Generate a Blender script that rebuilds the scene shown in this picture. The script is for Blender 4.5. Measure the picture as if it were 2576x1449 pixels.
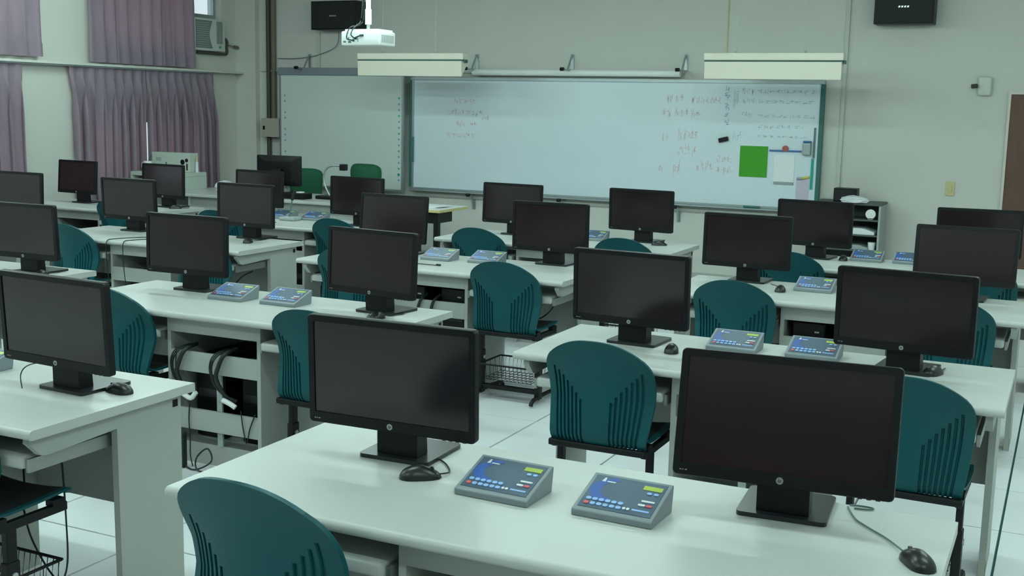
import bpy, bmesh, math, random
from mathutils import Vector, Matrix
random.seed(7)
scene = bpy.context.scene
for o in list(bpy.data.objects): bpy.data.objects.remove(o)
COL = scene.collection
PI = math.pi

# ------------------------------------------------------------------ camera, world, lights, exposure
cam_d = bpy.data.cameras.new('camera'); cam = bpy.data.objects.new('camera', cam_d); COL.objects.link(cam)
cam_d.sensor_width = 36.0; cam_d.lens = 41.17; cam_d.clip_start = 0.05; cam_d.clip_end = 100
YAW, PITCH, ROLL, CAMZ = 0.4438, 0.1527, 0.0214, 1.703
fw = Vector((-math.sin(YAW)*math.cos(PITCH), math.cos(YAW)*math.cos(PITCH), -math.sin(PITCH)))
r0 = Vector((math.cos(YAW), math.sin(YAW), 0)); u0 = r0.cross(fw)
rx = math.cos(ROLL)*r0 + math.sin(ROLL)*u0; ux = -math.sin(ROLL)*r0 + math.cos(ROLL)*u0
M = Matrix(((rx.x, ux.x, -fw.x, 0), (rx.y, ux.y, -fw.y, 0), (rx.z, ux.z, -fw.z, CAMZ), (0, 0, 0, 1)))
cam.matrix_world = M
scene.camera = cam
scene.view_settings.view_transform = 'Standard'; scene.view_settings.look = 'None'
scene.view_settings.gamma = 1.0; scene.view_settings.use_curve_mapping = False
scene.view_settings.exposure = 0.0
LIGHT_COL = (0.75, 1.0, 0.95)
LIGHT_W = 7.3
w = bpy.data.worlds.new('sky'); scene.world = w; w.use_nodes = True
bg = w.node_tree.nodes['Background']; bg.inputs[0].default_value = (0.85, 0.95, 1.0, 1); bg.inputs[1].default_value = 1.0

# ------------------------------------------------------------------ materials
def lin(h):
    h = h.lstrip('#'); out = []
    for i in (0, 2, 4):
        c = int(h[i:i+2], 16)/255.0
        out.append(c/12.92 if c <= 0.04045 else ((c+0.055)/1.055)**2.4)
    return tuple(out)+(1.0,)
def mat(name, col, rough=0.5, metal=0.0, spec=0.5, noise=0.0, scale=30.0, bump=0.0, emit=None, estr=0.0, trans=0.0, coat=0.0, stretch=None):
    m = bpy.data.materials.new(name); m.use_nodes = True
    nt = m.node_tree; b = nt.nodes['Principled BSDF']
    c = lin(col) if isinstance(col, str) else col
    b.inputs['Base Color'].default_value = c
    b.inputs['Roughness'].default_value = rough; b.inputs['Metallic'].default_value = metal
    b.inputs['Specular IOR Level'].default_value = spec
    b.inputs['Coat Weight'].default_value = coat
    if trans: b.inputs['Transmission Weight'].default_value = trans
    if emit:
        b.inputs['Emission Color'].default_value = lin(emit) if isinstance(emit, str) else emit
        b.inputs['Emission Strength'].default_value = estr
    if noise or bump:
        tc = nt.nodes.new('ShaderNodeTexCoord'); n = nt.nodes.new('ShaderNodeTexNoise')
        n.inputs['Scale'].default_value = scale; n.inputs['Detail'].default_value = 4
        if stretch:
            mp = nt.nodes.new('ShaderNodeMapping'); mp.inputs['Scale'].default_value = stretch
            nt.links.new(tc.outputs['Object'], mp.inputs[0]); nt.links.new(mp.outputs[0], n.inputs['Vector'])
        else: nt.links.new(tc.outputs['Object'], n.inputs['Vector'])
        if noise:
            mx = nt.nodes.new('ShaderNodeMix'); mx.data_type = 'RGBA'
            mx.inputs[6].default_value = tuple(x*(1-noise) for x in c[:3])+(1,)
            mx.inputs[7].default_value = tuple(min(1, x*(1+noise)) for x in c[:3])+(1,)
            nt.links.new(n.outputs['Fac'], mx.inputs[0]); nt.links.new(mx.outputs[2], b.inputs['Base Color'])
        if bump:
            bp = nt.nodes.new('ShaderNodeBump'); bp.inputs['Strength'].default_value = bump; bp.inputs['Distance'].default_value = 0.002
            nt.links.new(n.outputs['Fac'], bp.inputs['Height']); nt.links.new(bp.outputs[0], b.inputs['Normal'])
    return m
MT = dict(
    wall=mat('wall_paint', '#cacbc4', 0.85, noise=0.03, scale=3, bump=0.05),
    ceil=mat('ceiling_paint', '#e4e4de', 0.9, noise=0.02),
    dark_wood=mat('dark_wood', '#5d4236', 0.6, noise=0.25, scale=6, stretch=(6, 6, 0.6)),
    wood_frame=mat('door_frame_paint', '#cdc6bc', 0.6, noise=0.03),
    tile=mat('floor_tile_laminate', '#e6e8ec', 0.38, noise=0.05, scale=160),
    seam=mat('floor_seam', '#1f5f5c', 0.8, noise=0.05),
    laminate=mat('desk_laminate', '#b8bbb8', 0.40, noise=0.015, scale=80),
    panel=mat('desk_panel_grey', '#a5aaa4', 0.5, noise=0.02, scale=60),
    steel=mat('slide_steel', '#a6aaa6', 0.35, 0.8, noise=0.03),
    teal=mat('teal_plastic', '#024a50', 0.5, spec=0.28, noise=0.04, scale=50, bump=0.05),
    pad=mat('black_seat_pad', '#0e1415', 0.7, noise=0.1, scale=90),
    blackmetal=mat('black_powder_coat', '#0d1012', 0.5, spec=0.3, noise=0.08),
    blackplastic=mat('black_plastic', '#0b0d10', 0.42, spec=0.3, noise=0.05, scale=80),
    screen=mat('screen_glass', '#241a1e', 0.16, spec=0.6, noise=0.05),
    base=mat('stand_base_plastic', '#1d2124', 0.3, noise=0.04),
    chrome=mat('silver', '#b9bcbc', 0.3, 0.7, noise=0.03),
    mousem=mat('mouse_plastic', '#16191b', 0.33, noise=0.05),
    cable=mat('black_cable', '#12201f', 0.5, noise=0.05),
    gcable=mat('grey_cable', '#5f7674', 0.5, noise=0.05),
    padgrey=mat('keypad_grey', '#7d868c', 0.45, noise=0.03),
    padblue=mat('keypad_face', '#42566a', 0.35, noise=0.22, scale=14),
    padarc=mat('keypad_blue_print', '#2c55a0', 0.35, noise=0.12, scale=30),
    lcd=mat('green_display', '#a9bb4a', 0.3, noise=0.04),
    key=mat('blue_key', '#8fb2e2', 0.4, noise=0.05),
    keyred=mat('red_key', '#d3595f', 0.4, noise=0.05),
    keywhite=mat('white_key', '#d9dce0', 0.4, noise=0.03),
    curtain=None,
    board=mat('whiteboard_enamel', '#dae6ee', 0.28, noise=0.01, scale=2),
    iwb=mat('interactive_board_surface', '#ced8d4', 0.5, noise=0.01, scale=2),
    alu=mat('aluminium', '#a4aeb0', 0.35, 0.6, noise=0.03),
    greenframe=mat('green_grey_edge', '#2f6660', 0.5, noise=0.04),
    barGrey=mat('grey_bar', '#7d868e', 0.5, noise=0.03),
    redink=mat('red_ink', '#d6b0bb', 0.5, noise=0.1), blueink=mat('blue_ink', '#7f9fbb', 0.5, noise=0.1),
    greyink=mat('grey_ink', '#aabdc4', 0.5, noise=0.1),
    greenpaper=mat('green_sheet', '#3f9a1f', 0.7, noise=0.04), paper=mat('white_paper', '#e9ecf0', 0.75, noise=0.02),
    lilac=mat('lilac_paper', '#c9bfd2', 0.75, noise=0.03), blueclip=mat('blue_bar', '#3f70a8', 0.5, noise=0.04),
    tealstrip=mat('teal_strip', '#1e9c8c', 0.5, noise=0.04), redbrown=mat('red_magnet', '#a3524c', 0.5, noise=0.05),
    yellow=mat('yellow_plastic', '#d3c24a', 0.5, noise=0.04), cream=mat('lamp_cream', '#e4e0d0', 0.5, noise=0.02),
    lampgap=mat('lamp_gap', '#3d5f58', 0.6, noise=0.04), white=mat('white_plastic', '#ecefed', 0.4, noise=0.02),
    projwhite=mat('projector_white', '#f2f6f4', 0.35, noise=0.01),
    vent=mat('vent_grey', '#9fa9a8', 0.5, noise=0.05), acgrille=mat('ac_grille', '#6f7d77', 0.6, noise=0.06),
    acbody=mat('ac_body', '#c6cbc4', 0.5, noise=0.03), pipe=mat('dark_pipe', '#3f413b', 0.6, noise=0.1),
    pipe2=mat('brown_pipe', '#6b6658', 0.6, noise=0.1), elbox=mat('electrical_box_paint', '#a8a496', 0.6, noise=0.03),
    conduit=mat('pvc_conduit', '#bcc0b7', 0.6, noise=0.02), green=mat('green_upholstery', '#14583c', 0.8, noise=0.12, scale=60),
    woodedge=mat('yellow_wood_edge', '#c9bf86', 0.5, noise=0.08), beige=mat('beige_switch', '#c5b98c', 0.5, noise=0.03),
    metalbox=mat('painted_steel_box', '#b9c2b9', 0.5, noise=0.03), shelfgrey=mat('shelf_grey', '#4d5753', 0.6, noise=0.05),
    plastic=mat('clear_bag', '#d4d8dc', 0.25, noise=0.06), greenbox=mat('green_plastic', '#2fae8c', 0.5, noise=0.04),
    glass=mat('window_glass', '#eef6f8', 0.05, trans=1.0), bluebox=mat('dark_blue_plastic', '#1f3f80', 0.4, noise=0.05),
    diffuser=mat('lamp_diffuser', '#ffffff', 0.6, emit=(0.85, 1.0, 0.95, 1), estr=2.0),
)
def curtain_mat():
    m = bpy.data.materials.new('mauve_curtain'); m.use_nodes = True; nt = m.node_tree
    b = nt.nodes['Principled BSDF']; b.inputs['Roughness'].default_value = 0.75
    b.inputs['Sheen Weight'].default_value = 0.15
    tc = nt.nodes.new('ShaderNodeTexCoord'); n = nt.nodes.new('ShaderNodeTexNoise'); n.inputs['Scale'].default_value = 25
    mp = nt.nodes.new('ShaderNodeMapping'); mp.inputs['Scale'].default_value = (1, 1, 0.15)
    nt.links.new(tc.outputs['Object'], mp.inputs[0]); nt.links.new(mp.outputs[0], n.inputs['Vector'])
    mx = nt.nodes.new('ShaderNodeMix'); mx.data_type = 'RGBA'
    mx.inputs[6].default_value = lin('#8a7d8d'); mx.inputs[7].default_value = lin('#a598a6')
    nt.links.new(n.outputs['Fac'], mx.inputs[0]); nt.links.new(mx.outputs[2], b.inputs['Base Color'])
    tr = nt.nodes.new('ShaderNodeBsdfTranslucent'); tr.inputs[0].default_value = lin('#cf8a94')
    ms = nt.nodes.new('ShaderNodeMixShader'); ms.inputs[0].default_value = 0.30
    nt.links.new(b.outputs[0], ms.inputs[1]); nt.links.new(tr.outputs[0], ms.inputs[2])
    nt.links.new(ms.outputs[0], nt.nodes['Material Output'].inputs[0])
    return m
MT['curtain'] = curtain_mat()

# ------------------------------------------------------------------ helpers
def bx(bm, x0, x1, y0, y1, z0, z1, bev=0.0, seg=2):
    r = bmesh.ops.create_cube(bm, size=1.0); vs = r['verts']
    for v in vs:
        v.co = Vector((x0+(x1-x0)*(v.co.x+0.5), y0+(y1-y0)*(v.co.y+0.5), z0+(z1-z0)*(v.co.z+0.5)))
    if bev:
        es = list({e for v in vs for e in v.link_edges})
        bmesh.ops.bevel(bm, geom=es, offset=bev, segments=seg, profile=0.5, affect='EDGES')
    return bm
def box(x0, x1, y0, y1, z0, z1, bev=0.0, seg=2): return bx(bmesh.new(), x0, x1, y0, y1, z0, z1, bev, seg)
def prism(bm, pts, axis, a, b):
    """extrude a 2D polygon along axis ('x': pts are (y,z); 'y': (x,z); 'z': (x,y))"""
    def P(p, t): return {'x': (t, p[0], p[1]), 'y': (p[0], t, p[1]), 'z': (p[0], p[1], t)}[axis]
    va = [bm.verts.new(P(p, a)) for p in pts]; vb = [bm.verts.new(P(p, b)) for p in pts]
    n = len(pts)
    bm.faces.new(va); bm.faces.new(vb[::-1])
    for i in range(n): bm.faces.new((va[i], vb[i], vb[(i+1) % n], va[(i+1) % n]))
    bmesh.ops.recalc_face_normals(bm, faces=bm.faces[:])
    return bm
def cyl(bm, p0, p1, r, n=12, r2=None):
    p0, p1 = Vector(p0), Vector(p1); d = p1-p0; L = d.length
    q = d.to_track_quat('Z', 'Y').to_matrix().to_4x4(); q.translation = (p0+p1)/2
    bmesh.ops.create_cone(bm, cap_ends=True, segments=n, radius1=r, radius2=r if r2 is None else r2, depth=L, matrix=q)
    return bm
def smooth_path(pts, k=6):
    pts = [Vector(p) for p in pts]; out = []
    for i in range(len(pts)-1):
        a = pts[max(i-1, 0)]; b = pts[i]; c = pts[i+1]; d = pts[min(i+2, len(pts)-1)]
        for j in range(k):
            t = j/k
            out.append(0.5*((2*b)+(-a+c)*t+(2*a-5*b+4*c-d)*t*t+(-a+3*b-3*c+d)*t**3))
    out.append(pts[-1]); return out
def tube(bm, pts, r, n=6, k=6):
    P = smooth_path(pts, k) if k > 1 else [Vector(p) for p in pts]
    rings = []; up = Vector((0.13, 0.31, 0.94))
    for i, p in enumerate(P):
        t = (P[min(i+1, len(P)-1)]-P[max(i-1, 0)]).normalized()
        s = t.cross(up)
        if s.length < 1e-3: s = t.cross(Vector((1, 0, 0)))
        s.normalize(); u = s.cross(t)
        rings.append([bm.verts.new(p+r*(math.cos(2*PI*j/n)*s+math.sin(2*PI*j/n)*u)) for j in range(n)])
    for a, b in zip(rings, rings[1:]):
        for j in range(n): bm.faces.new((a[j], a[(j+1) % n], b[(j+1) % n], b[j]))
    bm.faces.new(rings[0][::-1]); bm.faces.new(rings[-1])
    return bm
def ellipsoid(bm, c, rx_, ry_, rz_, u=16, v=10, bottom=None):
    r = bmesh.ops.create_uvsphere(bm, u_segments=u, v_segments=v, radius=1.0)
    for x in r['verts']:
        x.co = Vector((c[0]+x.co.x*rx_, c[1]+x.co.y*ry_, c[2]+x.co.z*rz_))
        if bottom is not None and x.co.z < bottom: x.co.z = bottom
    return bm
def obj(name, bm, m, parent=None, smooth=None, kind=None, label=None):
    me = bpy.data.meshes.new(name); bm.to_mesh(me); bm.free()
    if smooth is not None:
        me.polygons.foreach_set('use_smooth', [True]*len(me.polygons))
    me.materials.append(MT[m] if isinstance(m, str) else m)
    o = bpy.data.objects.new(name, me); COL.objects.link(o)
    if smooth: me.set_sharp_from_angle(angle=math.radians(smooth))
    if parent: o.parent = parent
    if kind: o['kind'] = kind
    if label: o['label'] = label
    return o
def thing(name, label, cat, loc=(0, 0, 0), rz=0.0, group=None, rot=None):
    o = bpy.data.objects.new(name, None); COL.objects.link(o); o.empty_display_size = 0.1
    o.location = loc; o.rotation_euler = rot if rot else (0, 0, rz); o['label'] = label; o['category'] = cat
    if group: o['group'] = group
    return o
def tag(o, label, cat, group=None):
    o['label'] = label; o['category'] = cat
    if group: o['group'] = group
    return o
def struct(name, bm, m, parent=None, smooth=None):
    o = obj(name, bm, m, parent, smooth)
    if parent is None: o['kind'] = 'structure'
    return o
def dup(root, loc, rz=None, label=None, group=None, rot=None):
    r = root.copy(); COL.objects.link(r); r.location = loc
    if rz is not None: r.rotation_euler = (0, 0, rz)
    if rot is not None: r.rotation_euler = rot
    if label: r['label'] = label
    if group: r['group'] = group
    for ch in root.children:
        c = ch.copy(); COL.objects.link(c); c.parent = r
        for g in ch.children:
            d = g.copy(); COL.objects.link(d); d.parent = c
    return r
def rrect(wd, h, r, n=5):
    pts = []
    for cx_, cz_, a0 in ((wd/2-r, h/2-r, 0), (-wd/2+r, h/2-r, 90), (-wd/2+r, -h/2+r, 180), (wd/2-r, -h/2+r, 270)):
        for i in range(n+1):
            a = math.radians(a0+90*i/n); pts.append((cx_+r*math.cos(a), cz_+r*math.sin(a)))
    return pts

# ------------------------------------------------------------------ room shell
FY, LX, RX, BY, CZ = 11.5, -9.15, 2.0, -3.5, 3.3
struct('wall_front', box(LX-0.2, RX+0.2, FY, FY+0.2, -0.1, CZ), 'wall')
struct('wall_right', box(RX, RX+0.2, BY, FY, -0.1, CZ), 'wall')
struct('wall_back', box(LX-0.2, RX+0.2, BY-0.2, BY, -0.1, CZ), 'wall')
struct('ceiling', box(LX-0.2, RX+0.2, BY-0.2, FY+0.2, CZ, CZ+0.15), 'ceil')
wl = bmesh.new()
WIN = [(8.95, 10.80, 0.85, 1.50), (5.6, 8.0, 0.85, 1.50), (9.15, 11.16, 2.27, 3.12), (5.6, 8.25, 2.27, 3.12)]
bx(wl, LX-0.2, LX, BY, FY, -0.1, 0.85); bx(wl, LX-0.2, LX, BY, FY, 1.50, 2.27); bx(wl, LX-0.2, LX, BY, FY, 3.12, CZ)
for a, b in ((BY, 5.6), (8.0, 8.95), (10.80, FY)): bx(wl, LX-0.2, LX, a, b, 0.85, 1.50)
for a, b in ((BY, 5.6), (8.25, 9.15), (11.16, FY)): bx(wl, LX-0.2, LX, a, b, 2.27, 3.12)
struct('wall_left', wl, 'wall')
struct('trim_1', box(LX, -8.86, 11.42, FY, 0, CZ), 'wall')          # shallow pier in the corner
struct('trim_2', box(LX, -9.03, 4.5, 11.42, 2.032, 2.056, 0.003), 'wall')   # ledge over the lower curtains
struct('baseboard_front', box(-8.86, -0.6, FY-0.012, FY, 0, 0.08), 'panel')
for i, (a, b, c, d) in enumerate(WIN):
    f = bmesh.new(); x0, x1 = LX-0.14, LX-0.08
    segs = [(a, b, c, d)]
    if i == 2: segs = [(a, 10.60, c, d), (10.60, b, 2.655, d)]
    for (p, q, e, g) in segs:
        bx(f, x0, x1, p, q, e, e+0.04); bx(f, x0, x1, p, q, g-0.04, g); bx(f, x0, x1, p, p+0.04, e+0.04, g-0.04); bx(f, x0, x1, q-0.04, q, e+0.04, g-0.04)
    fo = struct('window_%d' % (i+1), f, 'alu')
    for (p, q, e, g) in segs:
        obj('pane', box(LX-0.115, LX-0.109, p+0.04, q-0.04, e+0.04, g-0.04), 'glass', fo)
# raised access floor: slab, single tiles where the photo shows them, joined tiles beyond
fl = struct('floor', box(LX-0.2, RX+0.2, BY-0.2, FY+0.2, -0.14, -0.022), 'seam')
TX, TY, TS = -0.152, 5.116, 0.6
tile_me = bpy.data.meshes.new('tile'); tb = box(0.005, TS-0.005, 0.004, TS-0.004, -0.022, 0.0, 0.0012, 1); tb.to_mesh(tile_me); tb.free(); tile_me.materials.append(MT['tile'])
far = bmesh.new()
for m_ in range(-15, 11):
    for k_ in range(-15, 4):
        x, y = TX+TS*k_, TY+TS*m_
        x1, y1 = min(x+TS, RX), min(y+TS, FY); x0_ = max(x, LX); y0_ = max(y, BY)
        if 1.4 < y < 7.6 and x > LX-0.05 and x < 0.6:
            t = bpy.data.objects.new('tile', tile_me); COL.objects.link(t); t.parent = fl; t.location = (x, y, 0)
        else: bx(far, x0_+0.005, x1-0.005, y0_+0.004, y1-0.004, -0.022, 0)
obj('tile_field', far, 'tile', fl, kind='stuff')
# door on the front wall, at the right edge
dr = struct('door_1', box(-0.56, 0.34, FY-0.05, FY, 0.0, 1.915), 'dark_wood')
obj('door_handle', cyl(cyl(bmesh.new(), (0.27, FY-0.05, 0.95), (0.27, FY-0.1, 0.95), 0.012), (0.27, FY-0.1, 0.95), (0.15, FY-0.1, 0.95), 0.01), 'chrome', dr)
fb = bmesh.new(); bx(fb, -0.582, -0.56, FY-0.06, FY, 0, 1.94); bx(fb, 0.34, 0.362, FY-0.06, FY, 0, 1.94); bx(fb, -0.56, 0.34, FY-0.06, FY, 1.915, 1.94)
struct('trim_3', fb, 'wood_frame')
# unseen dark cupboards added at the back for the dark screens to reflect
cp = thing('reflection_cupboard', 'unseen dark wooden cupboard added along the back wall for screen reflections', 'cupboard', (-4.0, BY+0.01, 0))
obj('carcass', box(-4.5, 4.5, 0.0, 0.45, 0, 1.9, 0.005), 'dark_wood', cp)
for i in range(9): obj('door', box(-4.48+i, -3.52+i, 0.45, 0.47, 0.06, 1.87, 0.004), 'dark_wood', cp)

# ceiling lights (the lit rows are over the students, the front row is off)
def ceiling_light():
    t = thing('ceiling_light', 'twin tube light hanging from the ceiling, above the upper edge of the picture', 'ceiling light', (0, 0, CZ), 0, 'twin tube ceiling lights')
    obj('housing', box(-0.62, 0.62, -0.06, 0.06, -0.20, -0.15, 0.006), 'white', t)
    for s in (-1, 1): obj('reflector_wing', prism(bmesh.new(), [(s*0.06, -0.185), (s*0.06, -0.178), (s*0.16, -0.287), (s*0.16, -0.295)], 'x', -0.62, 0.62), 'white', t)  # wings added to cut the lamp light off the upper walls
    for x in (-0.45, 0.45): obj('rod', cyl(bmesh.new(), (x, 0, -0.15), (x, 0, 0), 0.006, 8), 'white', t)
    for y in (-0.04, 0.04): obj('tube', cyl(bmesh.new(), (-0.6, y, -0.225), (0.6, y, -0.225), 0.016, 12), 'diffuser', t)
    return t
c0 = None
for yy in (0.2, 2.8, 5.35, 7.9):
    for xx in (-7.6, -5.0, -2.4, 0.4):
        if c0 is None: c0 = ceiling_light(); c0.location = (xx, yy, CZ); c = c0
        else: c = dup(c0, (xx, yy, CZ))
        for dx in (-0.4, 0.0, 0.4):
            ld = bpy.data.lights.new('lamp_light', 'POINT'); ld.shadow_soft_size = 0.06
            ld.energy = LIGHT_W; ld.color = LIGHT_COL
            lo = bpy.data.objects.new('lamp_light', ld); COL.objects.link(lo); lo.parent = c; lo.location = (dx, 0, -0.30)

# ------------------------------------------------------------------ desks
DW, DD, DH = 1.82, 0.72, 0.74
def make_desk():
    t = thing('computer_desk', 'desk', 'desk')
    pr = [(DD, DH-0.03), (DD, DH-0.002), (DD-0.002, DH)]
    for i in range(7):                                             # post-formed front edge
        a = math.radians(90+90*i/6); pr.append((0.016+0.016*math.cos(a), DH-0.016+0.016*math.sin(a)))
    for i in range(1, 5):
        a = math.radians(180+90*i/4); pr.append((0.014+0.014*math.cos(a), DH-0.016+0.014*math.sin(a)))
    obj('tabletop', prism(bmesh.new(), pr, 'x', 0, DW), 'laminate', t, smooth=40)
    for s in (0, 1):
        x0 = 0.035 if s == 0 else DW-0.06
        sp = [(0.685, 0.0), (0.685, 0.71), (0.035, 0.71), (0.03, 0.69), (0.075, 0.645), (0.10, 0.64), (0.385, 0.652), (0.39, 0.0)]
        p = obj('side_panel', prism(bmesh.new(), sp, 'x', x0, x0+0.025), 'panel', t)
        xo = x0-0.001 if s == 0 else x0+0.025
        obj('cable_hole', box(xo, xo+0.001, 0.645, 0.67, 0.665, 0.69), 'blackplastic', p)
        obj('rubber_foot', box(x0-0.001, x0+0.026, 0.40, 0.42, -0.0, 0.06), 'greenframe', p)
    obj('modesty_panel', box(0.062, DW-0.062, 0.60, 0.615, 0.30, 0.709), 'panel', t)
    cx0, cx1 = DW/2-0.27, DW/2+0.27
    c = bmesh.new(); y0, y1 = 0.08, 0.598
    bx(c, cx0, cx0+0.02, y0, y1, 0, 0.709); bx(c, cx1-0.02, cx1, y0, y1, 0, 0.709)
    bx(c, cx0+0.02, cx1-0.02, y1-0.012, y1, 0, 0.709); bx(c, cx0+0.02, cx1-0.02, y0+0.03, y1-0.012, 0.085, 0.1)
    bx(c, cx0+0.02, cx1-0.02, y0+0.03, y0+0.045, 0.0, 0.085)
    cab = obj('cabinet', c, 'panel', t)
    for za, zb in ((0.632, 0.709), (0.45, 0.545), (0.172, 0.272)):
        obj('rail', box(cx0+0.0195, cx1-0.0195, y0, y0+0.016, za, zb, 0.001, 1), 'panel', cab)
    pb = box(cx0+0.27, cx0+0.30, y0+0.02, y0+0.03, 0.10, 0.46)
    for i in range(9): bx(pb, cx0+0.281, cx0+0.289, y0+0.0185, y0+0.02, 0.13+i*0.036, 0.14+i*0.036)
    obj('post', pb, 'vent', cab)
    for xa, xb in ((0.085, cx0-0.025), (cx1+0.025, DW-0.085)):
        tr = obj('keyboard_tray', box(xa, xb, 0.045, 0.40, 0.598, 0.640, 0.012, 3), 'laminate', t, smooth=40)
        for xs in (xa-0.014, xb+0.002):
            obj('slide', box(xs, xs+0.012, 0.06, 0.40, 0.588, 0.630), 'steel', tr)
    return t
DESKS = {  # key: (left x, front y, label)
 'A1': (-2.00, 2.19, 'white desk nearest the camera, carrying two screens and two sharp blue keypads'),
 'A2': (-1.96, 4.14, 'white desk second from the camera in the right-hand column of desks'),
 'A3': (-1.97, 6.02, 'white desk third from the camera in the right-hand column of desks'),
 'A4': (-1.93, 7.48, 'rearmost white desk of the right-hand column, in front of the grey bookcase'),
 'B1': (-4.50, 2.38, 'white desk at the left edge, its side panel and slide-out tray in full view'),
 'B2': (-4.43, 4.12, 'white desk whose open cabinet shows dangling cables, left of the nearest desk'),
 'B3': (-4.36, 6.00, 'third white desk from the camera in the second column from the right'),
 'B4': (-4.25, 7.57, 'rearmost white desk of the second column from the right'),
 'C1': (-6.77, 4.20, 'white desk cut by the left edge, its right corner below the second screen'),
 'C2': (-6.68, 6.06, 'white desk with full side panel and two cords over its front edge'),
 'C3': (-6.62, 7.52, 'white desk with a microphone on it, just in front of the teacher desk'),
 'D1': (-9.00, 6.00, 'white desk cut off at the far left edge, second from the curtains'),
 'D2': (-8.97, 7.72, 'white desk at the far left below the curtains, carrying two dark screens')}
d0 = None
for k, (x, y, lab) in DESKS.items():
    if d0 is None: d0 = make_desk(); d0.location = (x, y, 0); d0['label'] = lab; d0['group'] = 'two-seat computer desks'
    else: dup(d0, (x, y, 0), label=lab)

# ------------------------------------------------------------------ monitors
MW, MH = 0.513, 0.306
def make_monitor(name='monitor'):
    t = thing(name, 'monitor', 'monitor')
    head = thing('tmp', '', ''); 
    bpy.data.objects.remove(head)
    zc = 0.24
    bm = bmesh.new()
    o1 = rrect(MW, MH, 0.012, 5); i1 = [(max(-MW/2+0.019, min(MW/2-0.019, p[0]*1.0)), max(-MH/2+0.031, min(MH/2-0.019, p[1]))) for p in o1]
    n = len(o1)
    A = [bm.verts.new((p[0], 0.002, p[1]+zc)) for p in o1]; B = [bm.verts.new((p[0]*0.994, -0.001, p[1]*0.99+zc)) for p in o1]
    I = [bm.verts.new((p[0], -0.001, p[1]+zc)) for p in i1]; J = [bm.verts.new((p[0], 0.004, p[1]+zc)) for p in i1]
    K = [bm.verts.new((p[0], 0.022, p[1]+zc)) for p in o1]; Lb = [bm.verts.new((p[0]*0.93, 0.032, p[1]*0.90+zc)) for p in o1]
    Q = [bm.verts.new((p[0]*0.62, 0.050, p[1]*0.62+zc)) for p in o1]
    for R, S in ((J, I), (I, B), (B, A), (A, K), (K, Lb), (Lb, Q)):
        for j in range(n):
            f = (R[j], R[(j+1) % n], S[(j+1) % n], S[j])
            try: bm.faces.new(f)
            except ValueError: pass
    bm.faces.new(Q)
    bmesh.ops.remove_doubles(bm, verts=bm.verts[:], dist=1e-5)
    bmesh.ops.recalc_face_normals(bm, faces=bm.faces[:])
    cs = obj('casing', bm, 'blackplastic', t, smooth=35)
    obj('screen', box(-MW/2+0.018, MW/2-0.018, 0.0025, 0.006, zc-MH/2+0.030, zc+MH/2-0.018), 'screen', t)
    lg = obj('logo', cyl(bmesh.new(), (0, -0.001, zc-MH/2+0.0155), (0, -0.0022, zc-MH/2+0.0155), 0.0085, 24), 'chrome', cs)
    lb = bmesh.new(); zl = zc-MH/2+0.0155
    def stroke(x0, z0, x1, z1, wd=0.0011):
        prism(lb, [(x0-wd/2, zl+z0), (x0+wd/2, zl+z0), (x1+wd/2, zl+z1), (x1-wd/2, zl+z1)], 'y', -0.0026, -0.0021)
    stroke(-0.0042, -0.003, -0.0012, 0.0062); stroke(-0.0018, -0.003, -0.0004, 0.0016); bx(lb, -0.0026, -0.0004, -0.0026, -0.0021, zl+0.0014, zl+0.0023)
    stroke(-0.0010, -0.0062, 0.0020, 0.0026); stroke(0.0026, -0.0028, 0.0042, 0.0022); bx(lb, 0.0016, 0.0042, -0.0026, -0.0021, zl+0.0018, zl+0.0026); bx(lb, 0.0, 0.0028, -0.0026, -0.0021, zl-0.003, zl-0.0022)
    obj('logo_letters', lb, 'blackplastic', cs)
    mk = bmesh.new()
    for i, wd in enumerate((0.004, 0.003, 0.005)): bx(mk, -MW/2+0.018+i*0.0065, -MW/2+0.018+i*0.0065+wd, -0.0018, -0.0005, zc-MH/2+0.012, zc-MH/2+0.0145)
    obj('model_marking', mk, 'chrome', cs)
    bt = bmesh.new()
    for i in range(4): bx(bt, MW/2-0.10+i*0.02, MW/2-0.09+i*0.02, 0.004, 0.012, zc-MH/2-0.002, zc-MH/2+0.002)
    obj('menu_buttons', bt, 'base', cs)
    nk = bmesh.new()
    prism(nk, [(0.045, 0.012), (0.044, 0.14), (0.051, 0.26), (0.085, 0.26), (0.105, 0.012)], 'x', -0.0625, 0.0625)
    obj('stand_neck', nk, 'blackplastic', t)
    bb = bmesh.new(); base = [(p[0], p[1]+0.125) for p in rrect(0.215, 0.215, 0.014, 4)]
    prism(bb, base, 'z', 0.0, 0.011)
    obj('stand_base', bb, 'base', t, smooth=30)
    return t
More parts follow.
